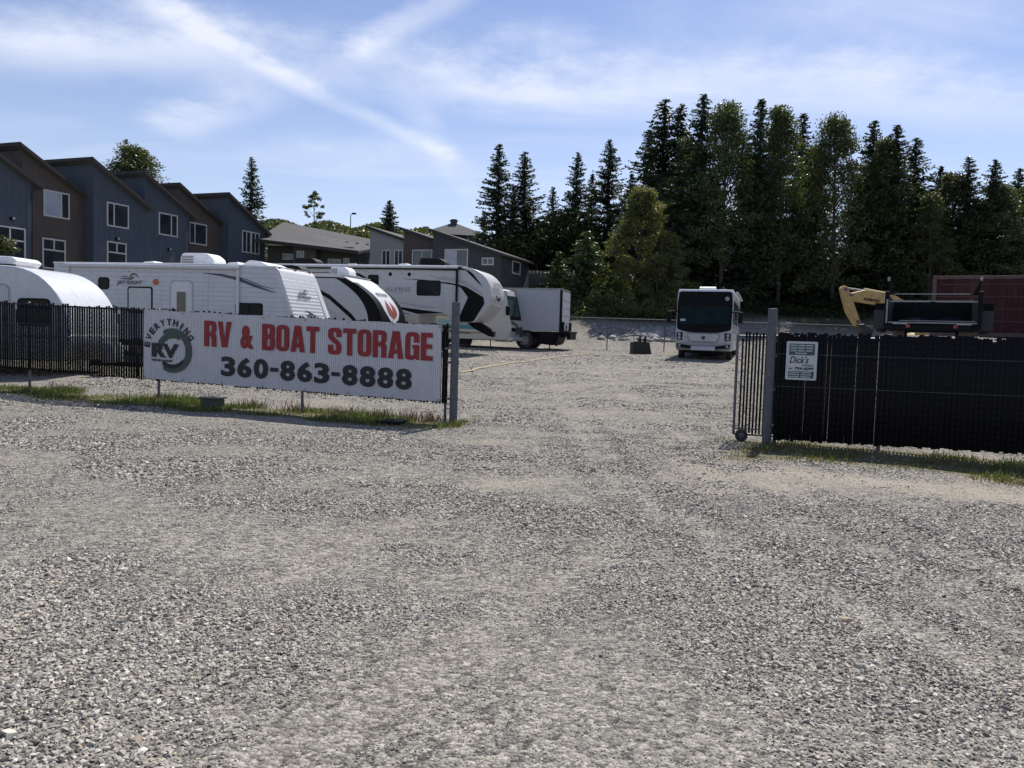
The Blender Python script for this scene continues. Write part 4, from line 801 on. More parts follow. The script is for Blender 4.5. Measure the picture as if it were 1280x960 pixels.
for i in range(2): mk('wiper', MB().tube((.08, -.5+i*.9, 1.50), (.03, .25+i*.9, 1.75), .012), BLACKM, ws_)
bd = mk('badge', MB().lathe([(.10, -.015), (.10, .015), (.06, .02), (.001, .02)], (-.055, .99, 2.83), 'x', 18), RIM, ws_); mk('sticker', MB().box(.055, .062, -W2+.2, -W2+.42, 1.78, 1.88), mat('pale_sticker', (.4, .5, .48), .5), ws_)
front_sheet('front_panel', rpoly([(-.74, 1.22, .05), (-.62, .84, .08), (.62, .84, .08), (.74, 1.22, .05)]), mat('panel_seam', (.12, .12, .13), .5), .02); front_sheet('front_hatch', rpoly([(-.72, 1.20, .05), (-.605, .86, .08), (.605, .86, .08), (.72, 1.20, .05)]), BW_, .028)
mk('emblem', MB().lathe([(.085, 0), (.09, .035), (.065, .045), (.06, .03), (.001, .03)], (.05, 0, 1.03), 'x', 18), TEXTG, T)
for s in (-1, 1):
    hl = front_sheet('headlamp', [(s*(W2-.05), 1.24), (s*(W2-.32), 1.26), (s*(W2-.30), .90), (s*(W2-.06), .92)][::s], BLACKG, .03)
    for z in (1.15, 1.0): mk('lamp', MB().lathe([(.085, 0), (.085, .03), (.05, .045), (.001, .05)], (.0, s*(W2-.19), z), 'x', 14), mat('lamp_lens', (.35, .36, .38), .1), hl)
    fl = front_sheet('fog_lamp_recess', [(s*(W2-.05), .74), (s*(W2-.72), .64), (s*(W2-.72), .52), (s*(W2-.10), .56)][::s], BLACKM, .03); mk('lamp', MB().lathe([(.06, 0), (.06, .03), (.001, .05)], (.03, s*(W2-.2), .64), 'x', 12), MT['lamp_lens'], fl)
    mk('side_mirror', MB().prism(rr(-.15, 1.72, .02, 2.24, .05), s*1.60-.10, s*1.60+.10, 'y').box(-.1, -.04, min(s*1.2, s*1.55), max(s*1.2, s*1.55), 2.2, 2.26), BLACKM, T, bevel=.03)
front_sheet('lower_bumper', rpoly([(-.52, .62, .03), (.52, .62, .03), (.56, .45, .05), (-.56, .45, .05)]), WHITE, .03)
mk('roof_edge', MB().prism([(-Lb, zt), (-.35, zt), (-.20, zt-.10), (-.28, zt+.04), (-Lb, zt+.05)], -W2+.04, W2-.04, 'y'), ROOFW, T, bevel=.02)
ac_unit(T, -1.7, zt+.03, WHITE, .9, .75, .22); mk('antenna', MB().tube((-.9, .75, zt), (-.9, .75, zt+.22), .015).box(-1.0, -.75, .6, .9, zt+.03, zt+.10), RIM, T)
sy = (W2 if (Vector((math.cos(rb+math.pi/2), math.sin(rb+math.pi/2))).x > 0) else -W2); sg = 1 if sy > 0 else -1
def sp_(name, pts, m, t=.012, parent=None): return mk(name, MB().prism(pts, sy-.01*sg, sy+t*sg, 'y'), m, parent or T)
for x0, x1 in ((-1.35, -.35), (-3.6, -2.1), (-5.8, -4.3), (-8.6, -7.0)): wn = sp_('side_window', rr(x0, 1.7, x1, 2.75, .08), GLASS, .015)
sp_('side_stripe', [(-Lb+.2, 1.40), (-.3, 1.40), (-.3, 1.33), (-Lb+.2, 1.33)], GREYP); mk('awning', MB().tube((-8.5, sy+.1*sg, zt-.05), (-1.3, sy+.1*sg, zt-.05), .07, n=12), WHITE, T, smooth=True)
for i in range(5): sp_('storage_door', rr(-8.2+i*1.45, .5, -6.9+i*1.45, 1.22, .04), BW_, .018); sp_('door_latch', rr(-7.65+i*1.45, .95, -7.45+i*1.45, 1.02, .02), BLACKM, .025)
for x in (-1.6, -7.0):
    for s in (-1, 1): wheel('wheel', T, x, s*(W2-.16), .42, .44)
mk('underframe', MB().box(-Lb+.3, -.3, -.9, .9, .30, .5), BLACKM, T)

# --- digging bucket by the far fence
P = at(803, 432, 40.5); STB = mat('worn_black_steel', (.035, .033, .032), .6, .2, var=.3)
T = thing('digger_bucket', 'dark steel digger bucket standing on the gravel by the far fence', 'bucket', (P.x, P.y, tzf(P.x, P.y)), R(8))
mk('shell', MB().prism([(-.46, 0), (.50, 0), (.36, .62), (-.46, .64)], -.02, .02, 'y').prism([(-.46, 0), (.50, 0), (.45, .05), (-.46, .05)], 0, .6, 'y').box(-.48, -.44, 0, .6, 0, .6), STB, T, bevel=.01)
for x in (-.18, .10): mk('mounting_ear', MB().prism(rpoly([(x-.04, .60), (x+.12, .60), (x+.10, .82, .04), (x+.14, .90, .03), (x+.04, .92, .03), (x-.02, .78)]), .02, .10, 'y'), STB, T)
mk('lifting_rod', MB().tube((-.44, .05, 0), (-.44, .05, 1.0), .018), STB, T)

# --- dump trailer
P = at(1164, 410, 19.6); gz = tzf(P.x, P.y); ZW = P.z-.02
T = thing('dump_trailer', 'black steel dump trailer with open tailgate and stake frames', 'trailer', (P.x, P.y, gz), math.atan2(P.y, P.x)-math.pi/2)
ZB = ZW-gz; BKS = mat('black_trailer_paint', (.007, .007, .008), .5, var=.2, spec=.10, dirt=((.025, .022, .020), .3)); hw_ = 1.02; Ld = 3.6
mk('bed_floor', MB().box(-hw_, hw_, 0, Ld, ZB+.08, ZB+.18), BKS, T)
for s in (-1, 1): mk('bed_side', MB().box(min(s*hw_, s*(hw_-.05)), max(s*hw_, s*(hw_-.05)), 0, Ld, ZB+.18, ZB+.82).box(s*hw_-.05, s*hw_+.05, -.03, .05, ZB+.02, ZB+.92), BKS, T, bevel=.008)
mk('bed_front', MB().box(-hw_, hw_, Ld-.05, Ld, ZB+.18, ZB+.86), BKS, T)
mk('bed_edge_rail', MB().box(-hw_, hw_, Ld-.08, Ld+.02, ZB+.84, ZB+.88), RIM, T); mk('cross_bar', MB().box(-hw_+.05, -.06, .02, .07, ZB+.655, ZB+.685).box(.06, hw_-.05, .02, .07, ZB+.655, ZB+.685), RIM, T); mk('cross_bar', MB().box(-hw_+.05, hw_-.22, .3, .35, ZB+.86, ZB+.885), RIM, T)
mk('floor_edge', MB().box(-hw_+.05, hw_-.05, -.04, 0, ZB+.13, ZB+.16).box(-hw_+.3, -hw_+1.95, -.03, .01, ZB+.185, ZB+.20), RIM, T); mk('corner_edge', MB().box(-hw_-.01, -hw_+.03, -.06, -.03, ZB+.13, ZB+.72), RIM, T)
for s in (-1, 1):
    mk('stake_arm', MB().prism([(s*(hw_-.02), ZB+.85), (s*(hw_-.16), ZB+.85), (s*(hw_-.03), ZB+1.22), (s*(hw_+.02), ZB+1.24)], .3, .36, 'y'), BKS, T); mk('arm_tip', MB().box(s*hw_-.03, s*hw_+.03, .28, .38, ZB+1.20, ZB+1.30), RIM, T)
    for k in (0, 1):
        yk = 1.2+k*.95; xx = s*(hw_+.18)
        wheel_ = mk('wheel', MB().lathe([(.17, -.11), (.33, -.11), (.36, -.07), (.36, .07), (.33, .11), (.17, .11)], (xx, yk, ZB+.32-.05), 'x', 20), TYRE, T, smooth=True); mk('rim', MB().lathe([(.001, -.05), (.18, -.05), (.18, .06), (.001, .06)], (xx, yk, ZB+.27), 'x', 16), RIM, wheel_)
    fd = mk('fender', MB().prism([(.78, ZB+.35), (.86, ZB+.62), (2.5, ZB+.62), (2.58, ZB+.35), (2.62, ZB+.37), (2.53, ZB+.66), (.83, ZB+.66), (.74, ZB+.37)], s*(hw_+.05), s*(hw_+.32), 'x'), BKS, T)
    mk('fender_skin', MB().box(min(s*(hw_+.05), s*(hw_+.33)), max(s*(hw_+.05), s*(hw_+.33)), .70, .73, ZB+.0, ZB+.48), mat('grey_mudflap', (.016, .017, .022), .45), fd)
    mk('tail_lamp', MB().box(s*.52-.045, s*.52+.045, -.05, -.01, ZB+.02, ZB+.10), REDL, T); mk('light_bar', MB().box(s*.7-.16, s*.7+.16, -.045, -.012, ZB+.105, ZB+.125), SIGNW, T)
mk('frame', MB().box(-hw_, hw_, -.02, Ld, ZB-.05, ZB+.075).box(-hw_-.3, hw_+.3, .9, 1.0, ZB+.0, ZB+.06), BKS, T)
mk('support_block', MB().box(-.85, -.6, .2, 3.2, -.15, ZB-.055).box(.6, .85, .2, 3.2, -.15, ZB-.055), mat('weathered_timber', (.13, .10, .07), .85, var=.25), T)
mb = MB()
for cx_, cr in ((-.42, .55), (.45, .5)):
    mb.lathe([(cr*1.02, 0), (cr*.85, .10), (cr*.55, .17), (cr*.2, .20), (.001, .21)], (cx_, 3.0, ZB+.18), 'z', 18)
mb.v = [(x_, 3.28+(y_-3.0)*.5, z_) for x_, y_, z_ in mb.v]
mk('gravel_load', mb, mat('dark_gravel_load', (.022, .024, .028), .95, spec=.03, var=.3, scale=30, bump=.02, bscale=40), T, smooth=True)
# --- excavator behind it
YEL = mat('faded_yellow_paint', (.42, .29, .10), .5, var=.15, dirt=((.24, .19, .13), .5)); de = 37.5
Pb = at(1152, 440, de); T = thing('excavator', 'yellow excavator with its arm folded down behind the dump trailer', 'excavator', (Pb.x, Pb.y, tzf(Pb.x, Pb.y)), 0)
g0 = Vector(T.location)
def lc(px, py, dy=0): return at(px, py, de+dy)-g0
def beam(name, pts, wd, m, y0=0): return mk(name, MB().prism([(p.x, p.z) for p in pts], y0-wd/2, y0+wd/2, 'y'), m, T, bevel=.03)
bo = beam('boom', [lc(1060, 367), lc(1064, 376), lc(1102, 382), lc(1150, 402), lc(1156, 392), lc(1112, 367), lc(1080, 362.5)], .42, YEL)
lettering('lettering', 'KOMATSU', lc(1078, 376).x, lc(1096, 376).x, lc(1078, 376).z-.06, lc(1078, 374.3).z+.02, BLACKM, bo, Matrix.Translation((0, -.235, 0)) @ Matrix.Rotation(R(7), 4, 'Y') @ SIDE, .03) if False else None
me = text_mesh('KOMATSU', .03, .004); a0 = lc(1077.5, 375.4); fit(me, 0, .72, 0, .13); me.transform(Matrix.Translation((a0.x, -.225, a0.z)) @ Matrix.Rotation(R(8), 4, 'Y') @ SIDE); link('lettering', me, BLACKM, bo)
sk = beam('stick', [lc(1049.5, 361), lc(1052, 357.5), lc(1057, 358), lc(1061, 366), lc(1074, 403), lc(1068, 408), lc(1057, 390)], .34, YEL, -.02)
cy_ = mk('cylinder', MB().tube(lc(1053, 359.5), lc(1080, 363.5), .045).tube(lc(1079, 362.8), lc(1112, 369), .085), RIM, T, smooth=True); mk('cylinder_sleeve', MB().tube(lc(1080, 362.4), lc(1112, 368.4), .095, n=10), YEL, T, smooth=True)
mk('link_cylinder', MB().tube(lc(1066, 384), lc(1077, 409), .05), STEELD, T, smooth=True)
mk('hydraulic_hose', MB().path([lc(1096, 372), lc(1084, 366), lc(1070, 365), lc(1062, 372), lc(1064, 384)], .022, 5).path([lc(1098, 374), lc(1086, 368), lc(1071, 368), lc(1064, 375), lc(1067, 390)], .022, 5), BLACKM, T)
for pin in ((1055, 362), (1062, 369), (1070, 402)): c_ = lc(*pin); mk('pivot_pin', MB().tube((c_.x, -.26, c_.z), (c_.x, .26, c_.z), .07, n=12), STEELD, T)
bk = [lc(1068, 406), lc(1076, 405), lc(1088, 412), lc(1084, 428), lc(1072, 432), lc(1070, 424), lc(1079, 420)]; beam('bucket', bk, .7, STB)
zg = 0
mk('tracks', MB().prism(rr(-1.2, .02, 2.2, .75, .3), -1.25, -.75, 'y').prism(rr(-1.2, .02, 2.2, .75, .3), .75, 1.25, 'y'), BLACKM, T, bevel=.02)
mk('undercarriage', MB().box(-.7, 1.7, -.75, .75, .35, .8), BLACKM, T); mk('upper_body', MB().prism(rpoly([(-.6, .85), (2.4, .85), (2.45, 1.7, .2), (.6, 1.85), (-.6, 1.3)]), -1.1, 1.1, 'y'), YEL, T, bevel=.05)
cbx = mk('cab', MB().prism(rpoly([(-.5, 1.0), (.7, 1.0), (.75, 2.5, .1), (-.15, 2.5, .1), (-.5, 1.8)]), -1.08, -.2, 'y'), YEL, T, bevel=.04); mk('cab_window', MB().prism([(-.35, 1.65), (.55, 1.65), (.6, 2.38), (-.1, 2.38)], -1.10, -.18, 'y'), GLASS, cbx)
# --- maroon container
P0 = at(1166, 400, 30.0); P1d = Vector((.878, -.478)); T = thing('shipping_container', 'faded maroon ribbed shipping container behind the dump trailer', 'container', (P0.x, P0.y, tzf(P0.x, P0.y)), math.atan2(P1d.y, P1d.x))
zt = at(1200, 346, 30.0).z-T.location.z; 
CONT = mat('maroon_container_paint', (.050, .015, .016), .65, var=.15, spec=.2, dirt=((.13, .08, .075), .45, .6)); CONL = mat('faded_container_frame', (.11, .07, .066), .65, var=.15, spec=.2)
mb = MB(); Lc = 6.06; n = 36; st = Lc/n
vs = []; fs = []
for i in range(n):
    x0 = i*st; pr = [(0, 0), (.25, 0), (.4, .036), (.85, .036)]
    for f0, dy in pr: vs += [(x0+f0*st, dy, .14), (x0+f0*st, dy, zt-.11)]
vs += [(Lc, 0, .14), (Lc, 0, zt-.11)]
fs = [(2*i, 2*i+2, 2*i+3, 2*i+1) for i in range(len(vs)//2-1)]
mk('side_panel', mb.add(vs, fs), CONT, T); mk('panel_core', MB().box(.02, Lc-.02, .06, 2.38, .1, zt-.06), CONT, T)
mk('top_rail', MB().box(0, Lc, -.03, .05, zt-.12, zt).box(0, Lc, 2.38, 2.46, zt-.12, zt), CONL, T, bevel=.008); mk('bottom_rail', MB().box(0, Lc, -.03, .05, 0, .15).box(0, Lc, 2.38, 2.46, 0, .15), CONL, T, bevel=.008)
mk('corner_post', MB().box(-.08, .06, -.035, .10, 0, zt+.012).box(Lc-.06, Lc+.08, -.035, .10, 0, zt+.012).box(-.08, .06, 2.36, 2.47, 0, zt+.012).box(Lc-.06, Lc+.08, 2.36, 2.47, 0, zt+.012), CONL, T, bevel=.008)
for z in (.55, 1.0, 1.45, 1.9): mk('lashing_rail', MB().box(.1, Lc-.1, -.012, -.002, z, z+.02), CONL, T)
mk('roof', MB().box(0, Lc, .0, 2.42, zt-.055, zt-.015), CONT, T)
# ------------------------------------------------------------------ houses
BLUE = mat('slate_blue_siding', (.056, .072, .094), .75, var=.08, scale=1.2, wave=(0, .41, .02)); BROWN = mat('brown_siding', (.078, .062, .053), .75, var=.08, scale=1.2, wave=(2, .2, .015)); LIGHTG = mat('light_grey_siding', (.27, .275, .275), .75, var=.08, wave=(2, .2, .015)); OLIVE = mat('dark_olive_siding', (.05, .05, .042), .75, var=.08, wave=(2, .2, .015)); DARKG = mat('dark_grey_siding', (.050, .053, .055), .75, var=.08, wave=(2, .2, .015))
FASC = mat('dark_brown_fascia', (.03, .025, .022), .7); SHING = mat('grey_shingles', (.075, .073, .072), .9, var=.25, scale=14, bump=.01, bscale=25, wave=(1, .22, .012)); TRIM = mat('white_window_trim', (.48, .475, .46), .5, var=.05); HGL = mat('house_glass', (.03, .037, .045), .06, var=.3, spec=.8, scale=1.); CURT = mat('pale_curtain_glass', (.34, .37, .43), .15, var=.12, scale=1.5)
def hwin(parent, x0, z0, x1, z1, y, split=.5, m=(HGL, HGL), transom=None, fr=.09):
    """casement: white frame with panes set back in it"""
    mb = MB().box(x0, x1, y-.05, y, z0, z0+fr).box(x0, x1, y-.05, y, z1-fr, z1).box(x0, x0+fr, y-.048, y, z0+fr, z1-fr).box(x1-fr, x1, y-.048, y, z0+fr, z1-fr)
    xs = x0+(x1-x0)*split
    if transom: mb.box(x0+fr, x1-fr, y-.046, y, transom-fr/2, transom+fr/2); mb.box(xs-fr/2.2, xs+fr/2.2, y-.044, y, transom+fr/2, z1-fr)
    else: mb.box(xs-fr/2.2, xs+fr/2.2, y-.044, y, z0+fr, z1-fr)
    f = mk('window', mb, TRIM, parent)
    lo = transom if transom else z0
    mk('pane', MB().box(x0+fr*.5, xs, y-.02, y+.01, lo+.02, z1-fr*.5), m[0], f); mk('pane', MB().box(xs, x1-fr*.5, y-.022, y+.01, lo+.02, z1-fr*.5), m[1], f)
    if transom: mk('pane', MB().box(x0+fr*.5, x1-fr*.5, y-.021, y+.01, z0+.03, transom), m[0], f)
    return f
def house(name, label, loc, rz, W, D, zp, zl, m, out=0., wins=(), spout=False, lamp=None, ov=.35, th=.2, group=None, vents=0):
    """shed-roofed unit: local x along the rake (high at 0, low at W), local -y faces the lot; heights above loc.z"""
    T = thing(name, label, 'house', loc, rz, group)
    mk('wall', MB().prism([(0, -1), (W, -1), (W, zl-.02), (0, zp-.02)], -out, D, 'y'), m, T)
    sl_ = (zl-zp)/W
    r_f = mk('roof', MB().prism([(-ov, zp-sl_*ov), (W+ov, zl+sl_*ov), (W+ov, zl+sl_*ov+th), (-ov, zp-sl_*ov+th)], -out-ov, D+ov, 'y'), SHING, T)
    mk('fascia', MB().prism([(-ov-.02, zp-sl_*ov-.03), (W+ov+.02, zl+sl_*ov-.03), (W+ov+.02, zl+sl_*ov+th*.9), (-ov-.02, zp-sl_*ov+th*.9)], -out-ov-.05, -out-ov-.004, 'y').box(-ov-.05, -ov-.002, -out-ov, D+ov, zp-sl_*ov-.03, zp-sl_*ov+th*.9), FASC, r_f)
    mk('gutter', MB().box(W+ov+.002, W+ov+.11, -out-ov, D+ov, zl+sl_*ov+.02, zl+sl_*ov+.14), FASC, r_f)
    for i in range(vents): xv = W*(.35+.2*i); zv = zp+sl_*xv+th; mk('roof_vent', MB().tube((xv, D*.35+i*.8, zv-.05), (xv, D*.35+i*.8, zv+.22), .07), RIM, r_f)
    if name == 'town_house': wins = [(a[0], a[1]+(.85 if a[1] > 4 else 1.05), a[2], a[3]+(.85 if a[1] > 4 else 1.05), {**a[4], **({'transom': a[4]['transom']+1.05} if 'transom' in a[4] else {})}) for a in wins]; lamp = lamp and (lamp[0], lamp[1]+.85)
    for wn in wins: hwin(T, *wn[:4], -out-.002, **(wn[4] if len(wn) > 4 else {}))
    if spout: mk('downspout', MB().path([(W+ov-.05, -out-ov+.1, zl+sl_*ov), (W-.10, -out-.06, zl-.35), (W-.10, -out-.06, -1)], .045, 6), FASC, T)
    if lamp: o = mk('wall_lamp', MB().box(lamp[0]-.09, lamp[0]+.09, -out-.16, -out, lamp[1], lamp[1]+.2), BLACKM, T, bevel=.02); mk('lamp_cap', MB().box(lamp[0]-.04, lamp[0]+.1, -out-.2, -out-.165, lamp[1]+.06, lamp[1]+.18), SIGNW, o)
    return T
WD = Vector((.352, .936)).normalized(); RZ = math.atan2(WD.y, WD.x); N0 = Vector((WD.y, -WD.x))
H0 = Vector((-28.6, 46.8)); ZH = 1.5; pk = 11.5-ZH; SP = 4.13
def upos(i): q = H0+WD*SP*i; return (q.x, q.y, ZH)
wB = dict(split=.68, m=(CURT, HGL)); 
house('town_house', 'slate blue townhouse at the near end with bush in front', upos(-1), RZ, SP, 10, pk, pk-2.05, BLUE, .45, [(.5, 5.6, 2.0, 7.1, dict(split=.6, m=(CURT, HGL))), (1.7, 2.4, 3.6, 4.3, dict(transom=3.55))], True, (2.75, 4.85))
house('town_house', 'brown townhouse with bright curtained window between two blue ones', upos(0), RZ, SP, 10, pk, pk-2.05, BROWN, -.45, [(1.35, 5.55, 3.15, 7.15, wB), (1.25, 2.2, 2.85, 4.05, dict(transom=3.35))])
house('town_house', 'slate blue townhouse rising right behind the long trailer roof', upos(1), RZ, SP, 10, pk, pk-2.05, BLUE, .45, [(1.0, 5.45, 2.75, 7.0, dict(split=.32)), (1.0, 2.6, 2.55, 4.3, dict(transom=3.6))], False, (1.75, 4.6))
house('town_house', 'slate blue townhouse adjoining a brown one with corner downspout', upos(2), RZ, SP, 10, pk, pk-2.05, BLUE, .45, [(1.2, 5.45, 2.95, 7.0, dict(split=.66))], True, (2.1, 4.4))
house('town_house', 'brown townhouse whose lower wall is hidden by the trailer air conditioner', upos(3), RZ, SP, 10, pk, pk-2.05, BROWN, -.45, [(.9, 5.3, 2.75, 6.9, dict(split=.32))])
house('town_house', 'slate blue townhouse at the far end with paired windows', upos(4), RZ, SP+.25, 10, pk, pk-2.15, BLUE, .45, [(1.55, 5.15, 2.6, 6.9, {}), (2.62, 5.15, 3.65, 6.9, {})])
UD = Vector((.94, -.34)).normalized(); UZ = math.atan2(UD.y, UD.x); VD = Vector((-UD.y, UD.x))
def lpos(px, d): return ((px-640)/F*d, d, 4.0)
def lz(px, py, d): return at(px, py, d).z-4.0
d4 = 60.; p4 = lz(533, 290, d4)
house('low_house', 'dark grey house with long shed roof above the fifth wheel nose', lpos(537, d4), UZ, 5.5, 6.3, p4, p4-1.75, DARKG, 0, [(1.0, 2.45, 2.9, 3.8, dict(m=(CURT, HGL))), (4.0, 2.6, 4.95, 3.15, {})], vents=2, ov=.25)
o = [x for x in COL.objects if x.name.startswith('low_house') and x.parent is None][-1]
f = mk('window', MB().box(5.5, 5.55, 2.4, 2.5, 2.2, 3.2).box(5.5, 5.55, 4.1, 4.2, 2.2, 3.2).box(5.5, 5.55, 2.5, 4.1, 2.2, 2.3).box(5.5, 5.55, 2.5, 4.1, 3.1, 3.2), TRIM, o); mk('pane', MB().box(5.48, 5.52, 2.45, 4.15, 2.25, 3.15), HGL, f)
d3 = 62.5; house('low_house', 'brown house with shed roof between light grey and dark grey houses', lpos(501, d3), UZ, 4.2, 8.5, p4+.35, p4-1.0, BROWN, 0, [(.75, 2.65, 2.5, 3.95, {})], vents=1, ov=.25)
d2 = 64.0; house('low_house', 'light grey house with shed roof and downspout', lpos(459, d2), UZ, 4.1, 8.5, p4+.6, p4-.7, LIGHTG, 0, [(1.1, 2.75, 1.9, 4.0, {}), (2.2, 2.75, 3.0, 4.0, {})], True, ov=.25, vents=1)
d1 = 66.; T = thing('low_house', 'olive brown low house with long grey roof beside the blue townhouses', 'house', lpos(338, d1), R(-4))
z1a = lz(338, 299, d1); mk('wall', MB().box(-.4, 6.8, 0, 8, -1, z1a-.5), OLIVE, T); mk('wall_bay', MB().box(2.1, 4.0, -.9, 0, -1, z1a-.7), BROWN, T)
rf_ = mk('roof', MB().add([(-.9, -1.2, z1a-.15), (7.6, -1.3, z1a-.95), (9.0, 6.5, z1a+.55), (-1.5, 6.5, z1a+2.3), (-.9, -1.2, z1a-.35), (7.6, -1.3, z1a-1.15), (9.0, 6.5, z1a+.35), (-1.5, 6.5, z1a+2.1)], [(0, 1, 2, 3), (7, 6, 5, 4), (0, 4, 5, 1), (1, 5, 6, 2), (2, 6, 7, 3), (3, 7, 4, 0)]), SHING, T)
mk('fascia', MB().add([(-.9, -1.25, z1a-.12), (7.6, -1.35, z1a-.92), (7.6, -1.31, z1a-1.2), (-.9, -1.21, z1a-.4), (-.9, -1.33, z1a-.12), (7.6, -1.43, z1a-.92), (7.6, -1.43, z1a-1.2), (-.9, -1.33, z1a-.4)], [(0, 1, 5, 4), (4, 5, 6, 7), (7, 6, 2, 3), (0, 4, 7, 3), (1, 2, 6, 5)]), FASC, rf_)
for x0, x1, zb_, ze in ((.9, 1.9, -1.65, -1.15), (4.7, 5.8, -2.0, -1.5), (6.0, 6.5, -2.2, -1.4)): hwin(T, x0, z1a+zb_, x1, z1a+ze, -.002, fr=.07)
hwin(T, 2.4, z1a-2.4, 3.0, z1a-1.0, -.902, fr=.07)
for i in range(3): mk('roof_vent', MB().box(5.2+i*.9, 5.45+i*.9, 3.2, 3.45, z1a-.0-.06*i, z1a+.32-.07*i), RIM, rf_)
# hill house
dh = 128.; cz = at(567, 296, dh); T = thing('hill_house', 'hip-roofed grey house on the hill behind the conifers', 'house', (cz.x, cz.y, cz.z-4), R(8)); s_ = dh/F
mk('wall', MB().box(-4.6, 4.6, -3, 4, -2, 4.0), DARKG, T); rf_ = mk('roof', MB().add([(-5.4, -3.8, 3.9), (5.4, -3.8, 3.9), (5.4, 4.8, 3.9), (-5.4, 4.8, 3.9), (-.4, .5, 6.2), (.4, .5, 6.2)], [(0, 1, 5, 4), (1, 2, 5), (2, 3, 4, 5), (3, 0, 4), (3, 2, 1, 0)]), SHING, T)
mk('cupola', MB().box(-.5, .5, 0, 1, 6.0, 6.55).prism([(-.7, 6.55), (.7, 6.55), (.3, 6.8), (-.3, 6.8)], -.1, 1.1, 'y'), SHING, rf_); mk('chimney', MB().box(-4.9, -4.0, -1, 0, 3.5, 5.3).box(-3.7, -3.2, -1, -.5, 3.5, 4.9), mat('chimney_block', (.25, .22, .2), .8), rf_)
T = None
# board fence behind shrubs
P = at(655, 350, 66); T = thing('board_fence', 'weathered grey board fence behind the shrubs beside the house', 'fence', (P.x, P.y, tzf(P.x, P.y)), R(-6)); WDM = mat('weathered_boards', (.085, .08, .078), .85, var=.25, scale=3)
bm_ = npmesh('board', np.array(MB().box(0, .28, -.012, .012, 0, 2.1).v), np.array(MB().box(0, 1, 0, 1, 0, 1).f)); bm_.materials.append(WDM); rg = random.Random(3)
for i in range(14): o = bpy.data.objects.new('board', bm_); COL.objects.link(o); o.parent = T; o.location = (i*.30, rg.uniform(-.01, .01), rg.uniform(-.03, .03)+.25)
mk('rail', MB().box(0, 4.2, .014, .06, .6, .7).box(0, 4.2, .014, .06, 1.9, 2.0), WDM, T)
# street lamp on the hill
P = at(438, 292, 124); T = thing('street_lamp', 'slim street lamp on the hill between two small trees', 'street lamp', (P.x, P.y, tzf(P.x, P.y))); hl_ = at(438, 268, 124).z-T.location.z
mk('pole', MB().tube((0, 0, -.3), (0, 0, hl_), .09, .06), STEELD, T, smooth=True); mk('arm', MB().tube((0, 0, hl_), (.5, 0, hl_+.1), .04), STEELD, T); mk('lamp_head', MB().prism(rpoly([(.2, hl_+.02), (.9, hl_+.04), (.8, hl_+.25, .1), (.2, hl_+.25)]), -.2, .2, 'y'), BLACKM, T)

# ------------------------------------------------------------------ vegetation
BARK = mat('dark_bark', (.055, .043, .033), .9, var=.3, scale=8, bump=.02, bscale=12); BARKL = mat('pale_bark', (.075, .068, .058), .9, var=.35, scale=5)
FIR = leafmat('fir_needles', (.033, .053, .028), .28, .45); FIR2 = leafmat('spruce_needles', (.04, .06, .032), .25, .4); LEAF = leafmat('alder_leaves', (.068, .092, .040), .45, .55, .025, .4, .6); LEAF2 = leafmat('maple_leaves', (.068, .092, .036), .45, .55, .02, .4, .6); LEAFY = leafmat('willow_leaves', (.115, .140, .06), .5, .5); BRAM = leafmat('bramble_leaves', (.10, .125, .05), .5, .5); UNDER = leafmat('undergrowth_leaves', (.020, .028, .014), .12, .5, .02, .95, .05); GRASSM = leafmat('grass_blades', (.085, .125, .035), .35, .5, .03); DRYG = leafmat('dry_grass_blades', (.24, .19, .10), .3, .4)
def leaves(c, size, rg, asp=.55, up=0.3):
    """quads at centres c, random facing; size per leaf"""
    n = len(c); d = rg.normal(size=(n, 3)); d /= np.linalg.norm(d, axis=1)[:, None]; e = rg.normal(size=(n, 3)); e[:, 2] += up; e -= d*(e*d).sum(1)[:, None]; e /= np.linalg.norm(e, axis=1)[:, None]
    s = np.asarray(size)[:, None] if np.ndim(size) else size
    a = c-d*s*.5; m1 = c+e*s*asp*.5; b_ = c+d*s*.5; m2 = c-e*s*asp*.5
    v = np.stack([a, m1, b_, m2], 1).reshape(-1, 3); q = np.arange(4*n).reshape(n, 4); return v, q
